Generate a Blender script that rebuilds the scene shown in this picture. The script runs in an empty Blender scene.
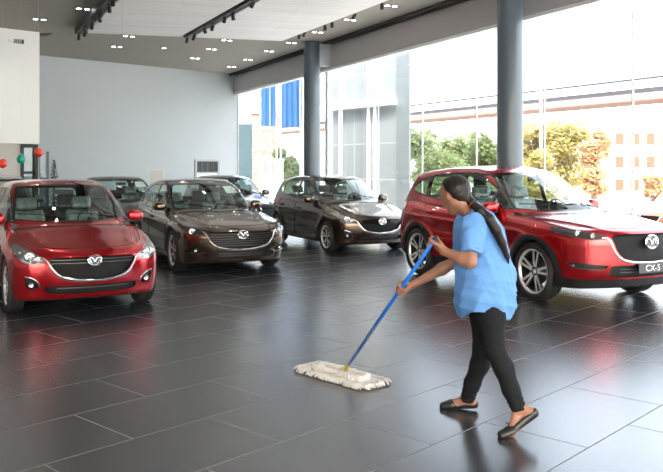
import bpy, bmesh, math, random
import numpy as np
from mathutils import Vector, Matrix

random.seed(7)
np.random.seed(7)
SC = bpy.context.scene
COL = SC.collection
PI = math.pi

# ------------------------------------------------------------------ frames
# World +Y runs along the window wall; the viewpoint stands over the origin.
YAW = math.radians(25.5)          # camera turned clockwise from world +Y
EYE = 1.645
FPX = 800.0
UX, UY = math.cos(YAW), math.sin(YAW)


def W(xc, dc, z=0.0):
    """a spot given as metres right of / ahead of the viewpoint -> world point"""
    return Vector((xc * UX + dc * UY, -xc * UY + dc * UX, z))


def spot(px, dc, z=0.0):
    return W((px - 331.5) / FPX * dc, dc, z)


def zof(py, dc):
    return EYE + (168.0 - py) * dc / FPX


def seen_at_height(px, py, z):
    d = (z - EYE) * FPX / (168.0 - py)
    return spot(px, d, z)


def seen_on_x(px, x):
    """where the sight line through a column of the view meets the plane X = x (ground point, distance)"""
    r = (px - 331.5) / FPX
    d = x / (UX * r + UY)
    return spot(px, d), d


# ------------------------------------------------------------------ materials
MATS = {}


def nodes_of(name):
    m = bpy.data.materials.new(name)
    m.use_nodes = True
    nt = m.node_tree
    b = nt.nodes['Principled BSDF']
    return m, nt, b


def mat(name, col, rough=0.5, metal=0.0, coat=0.0, emis=None, estr=0.0, alpha=1.0, noise=None, bump=None, spec=None, coat_rough=0.03, sheen=0.0, sss=0.0):
    if name in MATS:
        return MATS[name]
    m, nt, b = nodes_of(name)
    c = (col[0], col[1], col[2], 1)
    b.inputs['Base Color'].default_value = c
    b.inputs['Roughness'].default_value = rough
    b.inputs['Metallic'].default_value = metal
    b.inputs['Coat Weight'].default_value = coat
    b.inputs['Coat Roughness'].default_value = coat_rough
    b.inputs['Alpha'].default_value = alpha
    if sheen:
        b.inputs['Sheen Weight'].default_value = sheen
    if sss:
        b.inputs['Subsurface Weight'].default_value = sss
        b.inputs['Subsurface Radius'].default_value = (0.02, 0.008, 0.005)
    if spec is not None:
        b.inputs['Specular IOR Level'].default_value = spec
    if emis:
        b.inputs['Emission Color'].default_value = (emis[0], emis[1], emis[2], 1)
        b.inputs['Emission Strength'].default_value = estr
    tc = nt.nodes.new('ShaderNodeTexCoord')
    if noise:
        sc, amt = noise
        n = nt.nodes.new('ShaderNodeTexNoise')
        n.inputs['Scale'].default_value = sc
        n.inputs['Detail'].default_value = 4
        nt.links.new(tc.outputs['Object'], n.inputs['Vector'])
        mx = nt.nodes.new('ShaderNodeMix')
        mx.data_type = 'RGBA'
        mx.inputs[6].default_value = tuple(max(0, v * (1 - amt)) for v in col) + (1,)
        mx.inputs[7].default_value = tuple(min(1, v * (1 + amt)) for v in col) + (1,)
        nt.links.new(n.outputs['Fac'], mx.inputs[0])
        nt.links.new(mx.outputs[2], b.inputs['Base Color'])
    if bump:
        sc, st = bump
        n2 = nt.nodes.new('ShaderNodeTexNoise')
        n2.inputs['Scale'].default_value = sc
        n2.inputs['Detail'].default_value = 5
        nt.links.new(tc.outputs['Object'], n2.inputs['Vector'])
        bp = nt.nodes.new('ShaderNodeBump')
        bp.inputs['Strength'].default_value = st
        bp.inputs['Distance'].default_value = 0.01
        nt.links.new(n2.outputs['Fac'], bp.inputs['Height'])
        nt.links.new(bp.outputs['Normal'], b.inputs['Normal'])
    MATS[name] = m
    return m


def glass_mat(name, tint=(0.9, 0.96, 0.95), refl=0.0, ior=1.5, rough=0.0):
    """thin pane: see-through with a mirror sheen that grows at grazing angles"""
    if name in MATS:
        return MATS[name]
    m = bpy.data.materials.new(name)
    m.use_nodes = True
    nt = m.node_tree
    nt.nodes.clear()
    out = nt.nodes.new('ShaderNodeOutputMaterial')
    mix = nt.nodes.new('ShaderNodeMixShader')
    tr = nt.nodes.new('ShaderNodeBsdfTransparent')
    gl = nt.nodes.new('ShaderNodeBsdfGlossy')
    tr.inputs['Color'].default_value = tint + (1,)
    gl.inputs['Roughness'].default_value = rough
    lw = nt.nodes.new('ShaderNodeLayerWeight')
    lw.inputs['Blend'].default_value = 0.5
    pw = nt.nodes.new('ShaderNodeMath')
    pw.operation = 'POWER'
    pw.inputs[1].default_value = 5.0
    nt.links.new(lw.outputs['Facing'], pw.inputs[0])
    r0 = ((ior - 1) / (ior + 1)) ** 2 + refl
    ad = nt.nodes.new('ShaderNodeMath')
    ad.operation = 'MULTIPLY_ADD'
    ad.use_clamp = True
    ad.inputs[1].default_value = 1 - r0
    ad.inputs[2].default_value = r0
    nt.links.new(pw.outputs[0], ad.inputs[0])
    nt.links.new(ad.outputs[0], mix.inputs[0])
    nt.links.new(tr.outputs[0], mix.inputs[1])
    nt.links.new(gl.outputs[0], mix.inputs[2])
    nt.links.new(mix.outputs[0], out.inputs[0])
    MATS[name] = m
    return m


# ------------------------------------------------------------------ objects
def link(name, me, material=None, parent=None, smooth=False, loc=None, rot=None):
    if isinstance(me, bmesh.types.BMesh):
        bm = me
        me = bpy.data.meshes.new(name)
        bm.to_mesh(me)
        bm.free()
    o = bpy.data.objects.new(name, me)
    COL.objects.link(o)
    if material is not None:
        if isinstance(material, (list, tuple)):
            for x in material:
                me.materials.append(x)
        else:
            me.materials.append(material)
    if parent is not None:
        o.parent = parent
    if loc is not None:
        o.location = loc
    if rot is not None:
        o.rotation_euler = rot
    if smooth:
        me.polygons.foreach_set('use_smooth', [True] * len(me.polygons))
        if smooth != 'all':
            me.set_sharp_from_angle(angle=math.radians(40 if smooth is True else smooth))
    return o


def tag(o, label=None, cat=None, group=None, kind=None):
    if label:
        o['label'] = label
    if cat:
        o['category'] = cat
    if group:
        o['group'] = group
    if kind:
        o['kind'] = kind
    return o


def thing(name, label, cat, loc=(0, 0, 0), rz=0.0, group=None):
    o = bpy.data.objects.new(name, None)
    o.empty_display_size = 0.2
    COL.objects.link(o)
    o.location = loc
    o.rotation_euler = (0, 0, rz)
    return tag(o, label, cat, group)


def dup(root, loc=None, rz=None, label=None, group=None):
    r = root.copy()
    COL.objects.link(r)
    if loc is not None:
        r.location = loc
    if rz is not None:
        r.rotation_euler = (0, 0, rz)
    if label:
        r['label'] = label
    if group:
        r['group'] = group
    for ch in list(root.children):
        c = ch.copy()
        COL.objects.link(c)
        c.parent = r
        for g in ch.children:
            d = g.copy()
            COL.objects.link(d)
            d.parent = c
    return r


# ------------------------------------------------------------------ bmesh shapes
def nbm():
    return bmesh.new()


def abox(bm, c, s, rz=0.0, mi=0, rot=None, bev=0.0):
    r = bmesh.ops.create_cube(bm, size=1.0)
    vs = r['verts']
    M = Matrix.Translation(c) @ (rot if rot is not None else Matrix.Rotation(rz, 4, 'Z')) @ Matrix.Diagonal((s[0], s[1], s[2], 1))
    bmesh.ops.transform(bm, matrix=M, verts=vs)
    fs = set()
    for v in vs:
        for f in v.link_faces:
            fs.add(f)
    for f in fs:
        f.material_index = mi
    if bev > 0:
        es = set()
        for v in vs:
            for e in v.link_edges:
                es.add(e)
        bmesh.ops.bevel(bm, geom=list(es), offset=bev, segments=2, affect='EDGES', profile=0.5)
    return vs


def atube(bm, pts, rad, n=8, closed=False, cap=True, mi=0, flat=1.0, up=None):
    """round (or flattened) tube along points; rad is a number or one per point"""
    P = [Vector(p) for p in pts]
    m = len(P)
    if not hasattr(rad, '__len__'):
        rad = [rad] * m
    rings = []
    prev = None
    for i in range(m):
        if closed:
            t = P[(i + 1) % m] - P[i - 1]
        else:
            t = P[min(i + 1, m - 1)] - P[max(i - 1, 0)]
        if t.length < 1e-9:
            t = Vector((0, 0, 1))
        t.normalize()
        if prev is None:
            a = Vector(up) if up is not None else (Vector((0, 0, 1)) if abs(t.z) < 0.9 else Vector((1, 0, 0)))
            nrm = (a - t * a.dot(t)).normalized()
        else:
            nrm = (prev - t * prev.dot(t))
            if nrm.length < 1e-6:
                nrm = t.orthogonal()
            nrm.normalize()
        prev = nrm
        b = t.cross(nrm)
        ring = []
        for k in range(n):
            an = 2 * PI * k / n
            ring.append(bm.verts.new(P[i] + nrm * (math.cos(an) * rad[i]) + b * (math.sin(an) * rad[i] * flat)))
        rings.append(ring)
    cnt = m if closed else m - 1
    for i in range(cnt):
        r0, r1 = rings[i], rings[(i + 1) % m]
        for k in range(n):
            f = bm.faces.new((r0[k], r0[(k + 1) % n], r1[(k + 1) % n], r1[k]))
            f.material_index = mi
            f.smooth = True
    if cap and not closed:
        f = bm.faces.new(rings[0][::-1]); f.material_index = mi
        f = bm.faces.new(rings[-1]); f.material_index = mi
    return rings


def lathe(bm, prof, n=32, axis='Z', mi=0, M=None):
    """prof: (radius, height) pairs turned round the axis"""
    rings = []
    for r, h in prof:
        ring = []
        for k in range(n):
            a = 2 * PI * k / n
            c, s = math.cos(a) * r, math.sin(a) * r
            v = Vector((c, s, h)) if axis == 'Z' else (Vector((c, h, s)) if axis == 'Y' else Vector((h, c, s)))
            if M is not None:
                v = M @ v
            ring.append(bm.verts.new(v))
        rings.append(ring)
    for i in range(len(rings) - 1):
        for k in range(n):
            q = (rings[i][k], rings[i][(k + 1) % n], rings[i + 1][(k + 1) % n], rings[i + 1][k])
            try:
                f = bm.faces.new(q)
                f.smooth = True
                f.material_index = mi
            except ValueError:
                pass
    return rings


def prism(bm, poly, y0, y1, axis='Y', mi=0, M=None):
    """extrude a 2-D outline between two depths; axis names the extrusion axis"""
    def mk(p, d):
        if axis == 'Y':
            v = Vector((p[0], d, p[1]))
        elif axis == 'X':
            v = Vector((d, p[0], p[1]))
        else:
            v = Vector((p[0], p[1], d))
        return bm.verts.new(M @ v if M is not None else v)
    a = [mk(p, y0) for p in poly]
    b = [mk(p, y1) for p in poly]
    n = len(poly)
    fs = [bm.faces.new(a), bm.faces.new(b[::-1])]
    for i in range(n):
        fs.append(bm.faces.new((a[i], b[i], b[(i + 1) % n], a[(i + 1) % n])))
    for f in fs:
        f.material_index = mi
    bmesh.ops.recalc_face_normals(bm, faces=fs)
    return fs


# ------------------------------------------------------------------ implicit surfaces
def smax(a, b, k):
    h = np.maximum(k - np.abs(a - b), 0.0) / k
    return np.maximum(a, b) + h * h * k * 0.25


def smin(a, b, k):
    h = np.maximum(k - np.abs(a - b), 0.0) / k
    return np.minimum(a, b) - h * h * k * 0.25


def pchip(pts):
    xs = np.array([p[0] for p in pts], float)
    ys = np.array([p[1] for p in pts], float)
    h = np.diff(xs)
    d = np.diff(ys) / h
    m = np.zeros(len(xs))
    for i in range(1, len(xs) - 1):
        if d[i - 1] * d[i] > 0:
            w1 = 2 * h[i] + h[i - 1]
            w2 = h[i] + 2 * h[i - 1]
            m[i] = (w1 + w2) / (w1 / d[i - 1] + w2 / d[i])
    m[0], m[-1] = d[0], d[-1]

    def f(x):
        x = np.asarray(x, float)
        i = np.clip(np.searchsorted(xs, x) - 1, 0, len(xs) - 2)
        t = (x - xs[i]) / h[i]
        t = np.clip(t, -4, 5)
        inside = (t >= 0) & (t <= 1)
        tt = np.clip(t, 0, 1)
        h00 = 2 * tt**3 - 3 * tt**2 + 1
        h10 = tt**3 - 2 * tt**2 + tt
        h01 = -2 * tt**3 + 3 * tt**2
        h11 = tt**3 - tt**2
        r = h00 * ys[i] + h10 * h[i] * m[i] + h01 * ys[i + 1] + h11 * h[i] * m[i + 1]
        ext = np.where(t < 0, m[0] * (x - xs[0]), m[-1] * (x - xs[-1]))
        return np.where(inside, r, r + ext)
    return f


def surface_nets(F, origin, h):
    """vertices and quads of the zero surface of a sampled field"""
    s = F < 0
    nx, ny, nz = F.shape
    c = np.zeros((nx - 1, ny - 1, nz - 1), np.int8)
    for i in (0, 1):
        for j in (0, 1):
            for k in (0, 1):
                c += s[i:nx - 1 + i, j:ny - 1 + j, k:nz - 1 + k]
    act = (c > 0) & (c < 8)
    ids = -np.ones(act.shape, np.int64)
    I, J, K = np.nonzero(act)
    n = len(I)
    ids[I, J, K] = np.arange(n)
    acc = np.zeros((n, 3))
    cnt = np.zeros(n)
    for ax in range(3):
        o1, o2 = [a for a in range(3) if a != ax]
        for d1 in (0, 1):
            for d2 in (0, 1):
                a = [I.copy(), J.copy(), K.copy()]
                a[o1] = a[o1] + d1
                a[o2] = a[o2] + d2
                b = [v.copy() for v in a]
                b[ax] = b[ax] + 1
                fa, fb = F[a[0], a[1], a[2]], F[b[0], b[1], b[2]]
                m = (fa < 0) != (fb < 0)
                t = np.where(m, fa / np.where(m, fa - fb, 1), 0)
                p = np.stack([a[0], a[1], a[2]], 1).astype(float)
                p[:, ax] += t
                acc[m] += p[m]
                cnt[m] += 1
    V = acc / cnt[:, None] * h + np.array(origin)
    quads = []
    for ax in range(3):
        o1, o2 = [(1, 2), (2, 0), (0, 1)][ax]
        sl0 = [slice(None)] * 3
        sl1 = [slice(None)] * 3
        sl0[ax] = slice(0, -1)
        sl1[ax] = slice(1, None)
        ch = s[tuple(sl0)] != s[tuple(sl1)]
        P = np.argwhere(ch)
        ok = (P[:, o1] > 0) & (P[:, o2] > 0) & (P[:, o1] < F.shape[o1] - 1) & (P[:, o2] < F.shape[o2] - 1)
        P = P[ok]
        inside0 = s[tuple(sl0)][P[:, 0], P[:, 1], P[:, 2]]
        q = []
        for d1, d2 in ((1, 1), (0, 1), (0, 0), (1, 0)):
            X = P.copy()
            X[:, o1] -= d1
            X[:, o2] -= d2
            q.append(ids[X[:, 0], X[:, 1], X[:, 2]])
        q = np.stack(q, 1)
        q[~inside0] = q[~inside0][:, ::-1]
        quads.append(q)
    Q = np.concatenate(quads)
    Q = Q[(Q >= 0).all(1)]
    return V, Q


def grad_of(fn, V, e=0.004):
    f0 = fn(V[:, 0], V[:, 1], V[:, 2])
    g = np.zeros_like(V)
    for a in range(3):
        d = np.zeros(3)
        d[a] = e
        Vp, Vm = V + d, V - d
        g[:, a] = (fn(Vp[:, 0], Vp[:, 1], Vp[:, 2]) - fn(Vm[:, 0], Vm[:, 1], Vm[:, 2])) / (2 * e)
    return f0, g


def project(fn, V, h, it=2):
    for _ in range(it):
        f, g = grad_of(fn, V)
        n2 = (g * g).sum(1) + 1e-6
        step = (f / n2)[:, None] * g
        ln = np.linalg.norm(step, axis=1)
        sc = np.minimum(1, h * 0.8 / np.maximum(ln, 1e-9))
        V = V - step * sc[:, None]
    return V


def relax(V, Q, it=1, lam=0.5):
    for _ in range(it):
        acc = np.zeros_like(V)
        cnt = np.zeros(len(V))
        for a in range(4):
            b = (a + 1) % 4
            np.add.at(acc, Q[:, a], V[Q[:, b]])
            np.add.at(acc, Q[:, b], V[Q[:, a]])
            np.add.at(cnt, Q[:, a], 1)
            np.add.at(cnt, Q[:, b], 1)
        V = V * (1 - lam) + lam * acc / np.maximum(cnt, 1)[:, None]
    return V


def implicit(fn, lo, hi, h, it=2, rl=2):
    lo, hi = np.array(lo, float), np.array(hi, float)
    n = np.ceil((hi - lo) / h).astype(int) + 1
    xs = [lo[a] + h * np.arange(n[a]) for a in range(3)]
    X, Y, Z = np.meshgrid(*xs, indexing='ij')
    F = fn(X.ravel(), Y.ravel(), Z.ravel()).reshape(X.shape)
    V, Q = surface_nets(F, lo, h)
    for _ in range(rl):
        V = relax(V, Q, 1, 0.5)
        V = project(fn, V, h, 1)
    V = project(fn, V, h, it)
    return V, Q


def bm_from(V, Q):
    bm = bmesh.new()
    vs = [bm.verts.new(v) for v in V.tolist()]
    for q in Q.tolist():
        try:
            bm.faces.new([vs[i] for i in q])
        except ValueError:
            pass
    return bm


def mesh_from(name, V, Q):
    me = bpy.data.meshes.new(name)
    me.from_pydata(V.tolist(), [], Q.tolist())
    me.update()
    return me


# 2-D outlines -------------------------------------------------------
def crv(pts, n=6, closed=False):
    """smooth (Catmull-Rom) curve through points of any dimension"""
    P = [np.array(p, float) for p in pts]
    m = len(P)
    out = []
    seg = m if closed else m - 1
    for i in range(seg):
        p0 = P[(i - 1) % m] if closed or i > 0 else 2 * P[0] - P[1]
        p1, p2 = P[i], P[(i + 1) % m]
        p3 = P[(i + 2) % m] if closed or i + 2 < m else 2 * P[-1] - P[-2]
        for k in range(n):
            t = k / n
            out.append(0.5 * ((2 * p1) + (p2 - p0) * t + (2 * p0 - 5 * p1 + 4 * p2 - p3) * t * t + (3 * p1 - p0 - 3 * p2 + p3) * t**3))
    if not closed:
        out.append(P[-1])
    return [tuple(p) for p in out]


def rnd(poly, r, n=3):
    """round the corners of a polygon"""
    out = []
    m = len(poly)
    for i in range(m):
        p0, p1, p2 = Vector(poly[i - 1]), Vector(poly[i]), Vector(poly[(i + 1) % m])
        a, b = (p0 - p1), (p2 - p1)
        ra = min(r, a.length * 0.45)
        rb = min(r, b.length * 0.45)
        A, B = p1 + a.normalized() * ra, p1 + b.normalized() * rb
        for k in range(n + 1):
            t = k / n
            q = A * (1 - t) ** 2 + p1 * 2 * t * (1 - t) + B * t * t
            out.append((q[0], q[1]))
    return out


def inpoly(P, poly):
    x, y = P[:, 0], P[:, 1]
    r = np.zeros(len(P), bool)
    n = len(poly)
    for i in range(n):
        x0, y0 = poly[i]
        x1, y1 = poly[(i + 1) % n]
        if y0 == y1:
            continue
        c = (y0 > y) != (y1 > y)
        xi = x0 + (y - y0) * (x1 - x0) / (y1 - y0)
        r ^= c & (x < xi)
    return r


def cut_out(bm, poly, axes, flt, keep=False):
    """cut an outline (seen along the third axis) out of a shell; returns the cut-out as a new bmesh (None if empty)"""
    a0, a1 = axes
    a2 = 3 - a0 - a1
    pxs = [p[0] for p in poly]
    pys = [p[1] for p in poly]
    x0, x1, y0, y1 = min(pxs), max(pxs), min(pys), max(pys)
    W_ = []
    for f in bm.faces:
        xs = [v.co[a0] for v in f.verts]
        if max(xs) < x0 or min(xs) > x1:
            continue
        ys = [v.co[a1] for v in f.verts]
        if max(ys) < y0 or min(ys) > y1:
            continue
        if flt(f.calc_center_median(), f.normal):
            W_.append(f)
    if not W_:
        return None
    work = set(W_)
    n = len(poly)
    for i in range(n):
        ax, ay = poly[i]
        bx, by = poly[(i + 1) % n]
        dx, dy = bx - ax, by - ay
        ln = math.hypot(dx, dy)
        if ln < 1e-6:
            continue
        no = [0, 0, 0]
        no[a0], no[a1] = dy / ln, -dx / ln
        co = [0, 0, 0]
        co[a0], co[a1] = ax, ay
        e = 0.001
        sx0, sx1 = min(ax, bx) - e, max(ax, bx) + e
        sy0, sy1 = min(ay, by) - e, max(ay, by) + e
        near = []
        for f in work:
            xs = [v.co[a0] for v in f.verts]
            if max(xs) < sx0 or min(xs) > sx1:
                continue
            ys = [v.co[a1] for v in f.verts]
            if max(ys) < sy0 or min(ys) > sy1:
                continue
            d = [(v.co[a0] - ax) * no[a0] + (v.co[a1] - ay) * no[a1] for v in f.verts]
            if max(d) > 1e-6 and min(d) < -1e-6:
                near.append(f)
        if not near:
            continue
        es, vs = set(), set()
        for f in near:
            es.update(f.edges)
            vs.update(f.verts)
        r = bmesh.ops.bisect_plane(bm, geom=near + list(es) + list(vs), plane_co=co, plane_no=no, dist=1e-5)
        for g in r['geom']:
            if isinstance(g, bmesh.types.BMFace):
                work.add(g)
        work = {f for f in work if f.is_valid}
    work = [f for f in work if f.is_valid]
    C = np.array([[f.calc_center_median()[a0], f.calc_center_median()[a1]] for f in work])
    m = inpoly(C, poly)
    ins = [f for f, k in zip(work, m) if k]
    if not ins:
        return None
    new = bmesh.new()
    vm = {}
    for f in ins:
        q = []
        for v in f.verts:
            if v not in vm:
                vm[v] = new.verts.new(v.co)
            q.append(vm[v])
        nf = new.faces.new(q)
        nf.smooth = True
    if not keep:
        bmesh.ops.delete(bm, geom=ins, context='FACES')
    new.normal_update()
    return new


def push(bm, d):
    """move every vertex along its normal"""
    bm.normal_update()
    mv = [(v, v.normal.copy()) for v in bm.verts]
    for v, n in mv:
        v.co += n * d


def thicken(bm, t):
    """turn an open patch into a solid sheet (outer side stays where it is)"""
    bm.normal_update()
    src = list(bm.faces)
    bnd = [e for e in bm.edges if e.is_boundary]
    vm = {v: bm.verts.new(v.co - v.normal * t) for v in list(bm.verts)}
    be = []
    for e in bnd:
        f = e.link_faces[0]
        for l in f.loops:
            if l.edge == e:
                be.append((l.vert, l.link_loop_next.vert))
    for f in src:
        nf = bm.faces.new([vm[v] for v in reversed(f.verts)])
        nf.smooth = True
    for a, b in be:
        try:
            bm.faces.new((a, vm[a], vm[b], b)).smooth = False
        except ValueError:
            pass
    return bm


def mirrored(bm, merge=False):
    """copy with y -> -y; merge=True joins both halves"""
    if merge:
        r = bmesh.ops.duplicate(bm, geom=list(bm.verts) + list(bm.edges) + list(bm.faces))
        nv = [g for g in r['geom'] if isinstance(g, bmesh.types.BMVert)]
        nf = [g for g in r['geom'] if isinstance(g, bmesh.types.BMFace)]
        for v in nv:
            v.co.y = -v.co.y
        bmesh.ops.reverse_faces(bm, faces=nf)
        cen = [v for v in bm.verts if abs(v.co.y) < 2e-4]
        bmesh.ops.remove_doubles(bm, verts=cen, dist=4e-4)
        return bm
    b2 = bm.copy()
    for v in b2.verts:
        v.co.y = -v.co.y
    bmesh.ops.reverse_faces(b2, faces=list(b2.faces))
    return b2
# =================================================================== cars
def dnum(f, x, e=1e-3):
    return (f(x + e) - f(x - e)) / (2 * e)


M_BLACK = mat('black_plastic', (0.012, 0.012, 0.013), 0.45)
M_GLOSSBLACK = mat('gloss_black', (0.008, 0.008, 0.009), 0.08, coat=0.6)
M_TIRE = mat('tyre_rubber', (0.018, 0.018, 0.019), 0.62, bump=(60, 0.2))
M_CHROME = mat('chrome', (0.82, 0.83, 0.84), 0.10, metal=1.0)
M_ALLOY = mat('alloy', (0.72, 0.72, 0.73), 0.35, metal=0.55)
M_ALLOYDARK = mat('dark_alloy', (0.06, 0.06, 0.065), 0.3, metal=0.6)
M_WELL = mat('wheel_well_black', (0.006, 0.006, 0.006), 0.9)
M_LAMPIN = mat('lamp_reflector', (0.42, 0.43, 0.44), 0.18, metal=0.9)
M_LAMPDARK = mat('lamp_bezel', (0.05, 0.05, 0.055), 0.2, metal=0.4)
M_LAMPGLASS = glass_mat('lamp_cover', (0.97, 0.98, 0.98), 0.04)
M_AUTOGLASS = glass_mat('car_window_glass', (0.80, 0.90, 0.87), 0.05, ior=1.55)
M_REDLENS = mat('red_lamp_lens', (0.45, 0.01, 0.01), 0.1, coat=0.8)
M_SEATDARK = mat('dark_seat_cloth', (0.035, 0.034, 0.035), 0.8, bump=(120, 0.2))
M_SEATWRAP = mat('plastic_seat_wrap', (0.17, 0.20, 0.195), 0.22, coat=0.9, bump=(16, 4.0), noise=(11, 0.9))
M_DASH = mat('dashboard_vinyl', (0.02, 0.02, 0.021), 0.5)
M_TRIMCLOTH = mat('cabin_lining', (0.30, 0.30, 0.29), 0.9)
M_GRILLE = mat('grille_mesh_black', (0.008, 0.008, 0.009), 0.5, bump=(90, 0.8), spec=0.2)
M_PLATE = mat('plate_dark', (0.05, 0.05, 0.055), 0.4)
M_PLATETXT = mat('plate_letters', (0.75, 0.75, 0.75), 0.4)
M_PAPER = mat('sticker_paper', (0.75, 0.76, 0.74), 0.7)
M_AMBER = mat('amber_reflector', (0.8, 0.25, 0.04), 0.2, coat=0.5)


def paint(name, col, metal=0.55, rough=0.28, flake=0.06):
    if name in MATS:
        return MATS[name]
    m, nt, b = nodes_of(name)
    b.inputs['Metallic'].default_value = metal
    b.inputs['Roughness'].default_value = rough
    b.inputs['Coat Weight'].default_value = 1.0
    b.inputs['Coat Roughness'].default_value = 0.015
    b.inputs['Coat IOR'].default_value = 1.5
    tc = nt.nodes.new('ShaderNodeTexCoord')
    v = nt.nodes.new('ShaderNodeTexVoronoi')
    v.inputs['Scale'].default_value = 900
    nt.links.new(tc.outputs['Object'], v.inputs['Vector'])
    mx = nt.nodes.new('ShaderNodeMix')
    mx.data_type = 'RGBA'
    mx.inputs[6].default_value = tuple(c * (1 - flake) for c in col) + (1,)
    mx.inputs[7].default_value = tuple(min(1, c * (1 + 2 * flake)) for c in col) + (1,)
    nt.links.new(v.outputs['Distance'], mx.inputs[0])
    nt.links.new(mx.outputs[2], b.inputs['Base Color'])
    # the inner side of the panels is lined with dark cloth
    geo = nt.nodes.new('ShaderNodeNewGeometry')
    ln = nt.nodes.new('ShaderNodeBsdfDiffuse')
    ln.inputs['Color'].default_value = (0.06, 0.06, 0.06, 1)
    ms = nt.nodes.new('ShaderNodeMixShader')
    nt.links.new(geo.outputs['Backfacing'], ms.inputs[0])
    nt.links.new(b.outputs[0], ms.inputs[1])
    nt.links.new(ln.outputs[0], ms.inputs[2])
    nt.links.new(ms.outputs[0], nt.nodes['Material Output'].inputs[0])
    MATS[name] = m
    return m


class CarShape:
    def __init__(self, sp):
        self.__dict__.update(sp)
        for k in ('deck', 'nose', 'plan', 'tail', 'tplan', 'sec', 'wid', 'bot', 'roof', 'hatch', 'line'):
            setattr(self, 'f_' + k, pchip(getattr(self, k)))
        self.sf, self.sr = self.FO, self.FO + self.WB
        r = np.linspace(self.roof[0][0], self.ws_top, 80)
        self._rz = self.f_roof(r)
        self._rs = r

    def roofinv(self, z):
        return float(np.interp(z, self._rz, self._rs))

    def glass_w(self, s, z):
        """half width of the cabin at height z"""
        t = np.clip((z - self.zbelt) / 0.5, -0.6, 1.3)
        w = self.gw - self.tum * t - self.tum2 * t * t
        fr = np.clip((self.ws_top + 0.1 - s) / 0.9, 0, 1)
        rr = np.clip((s - (self.L - 1.35)) / 1.3, 0, 1.2)
        return w - self.gfront * fr * fr - self.grear * rr * rr

    def field(self, s, y, z):
        ya = np.abs(y)
        W_ = self.W
        # lower body
        dk = self.f_deck(s)
        crown = self.crown * (ya / W_) ** 2.6
        yr = self.ridge[0] + self.ridge[1] * np.clip(s / 1.2, 0, 1)
        rid = self.ridge[2] * np.exp(-((ya - yr) / 0.06) ** 2) * np.clip((s - 0.1) / 0.3, 0, 1) * np.clip((self.cowl + 0.1 - s) / 0.3, 0, 1)
        top = (z - dk + crown - rid) / np.sqrt(1 + dnum(self.f_deck, s) ** 2)
        ins = self.f_wid(s) + self.f_sec(z)
        ln = self.f_line(s)
        dy = 0.012 * np.exp(-((z - ln) / 0.05) ** 2) - 0.016 * np.exp(-((z - ln + 0.17) / 0.10) ** 2)
        dy = dy * np.clip((s - 0.5) / 0.4, 0, 1) * np.clip((self.L - 0.3 - s) / 0.4, 0, 1)
        for sw in (self.sf, self.sr):
            r = np.sqrt((s - sw) ** 2 + (z - self.R) ** 2)
            dy = dy + self.flare * np.exp(-((r - self.Ra - 0.02) / 0.07) ** 2)
        side = ya - (W_ - ins + dy)
        pl, ns = self.f_plan(ya), self.f_nose(z)
        front = (ns + pl - s) / np.sqrt(1 + dnum(self.f_plan, ya) ** 2 + dnum(self.f_nose, z) ** 2)
        if self.fscoop:
            zc, yc, dz_, dyy, amt = self.fscoop
            front = front + amt * np.exp(-((z - zc) / dz_) ** 2 - ((ya - yc) / dyy) ** 2)
        tl, tp = self.f_tail(z), self.f_tplan(ya)
        rear = (s - (self.L - tl - tp)) / np.sqrt(1 + dnum(self.f_tplan, ya) ** 2)
        f = smax(top, side, self.kshoulder)
        f = smax(f, front, 0.05)
        f = smax(f, rear, 0.08)
        f = smax(f, self.f_bot(s) - z, 0.05)
        # cabin
        se = s - self.wsc * (ya / 0.62) ** 2.2 * np.clip((self.ws_top + 0.7 - s) / 0.9, 0, 1)
        rf = (z - self.f_roof(se) + self.rcrown * (ya / 0.6) ** 2.4) / np.sqrt(1 + dnum(self.f_roof, se) ** 2)
        gs = (ya - self.glass_w(s, z)) / 1.04
        ht = (s + 0.10 * (ya / 0.6) ** 2.4 - self.f_hatch(z)) / np.sqrt(1 + dnum(self.f_hatch, z) ** 2)
        g = smax(rf, gs, 0.075)
        g = smax(g, ht, 0.07)
        g = np.maximum(g, self.zbelt - 0.25 - z)
        f = smin(f, g, 0.028)
        # wheel housings
        for sw in (self.sf, self.sr):
            r = np.sqrt((s - sw) ** 2 + (z - self.R) ** 2)
            well = np.maximum(r - self.Ra, (W_ - 0.34) - ya)
            f = smax(f, -well, 0.016)
        return f

    def _hit(self, mk, a, b, n=240):
        t = np.linspace(a, b, n)
        p = mk(t)
        v = self.field(*p)
        i = np.argmax(v < 0)
        if i == 0:
            return b if not (v < 0).any() else a
        lo, hi = t[i - 1], t[i]
        for _ in range(16):
            m = 0.5 * (lo + hi)
            if self.field(*[np.array([q[0]]) for q in mk(np.array([m]))])[0] < 0:
                hi = m
            else:
                lo = m
        return float(hi)

    def front(self, y, z, off=0.0):
        s = self._hit(lambda t: (t, np.full_like(t, y), np.full_like(t, z)), -0.3, 2.6)
        return Vector((s - off, y, z))

    def side(self, s, z, off=0.0):
        y = self._hit(lambda t: (np.full_like(t, s), t, np.full_like(t, z)), 1.2, 0.2)
        return Vector((s, y + off, z))

    def top(self, s, y, off=0.0):
        z = self._hit(lambda t: (np.full_like(t, s), np.full_like(t, y), t), 1.9, 0.3)
        return Vector((s, y, z + off))


def flip_pts(pts):
    return [Vector((p[0], -p[1], p[2])) for p in pts]


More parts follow.
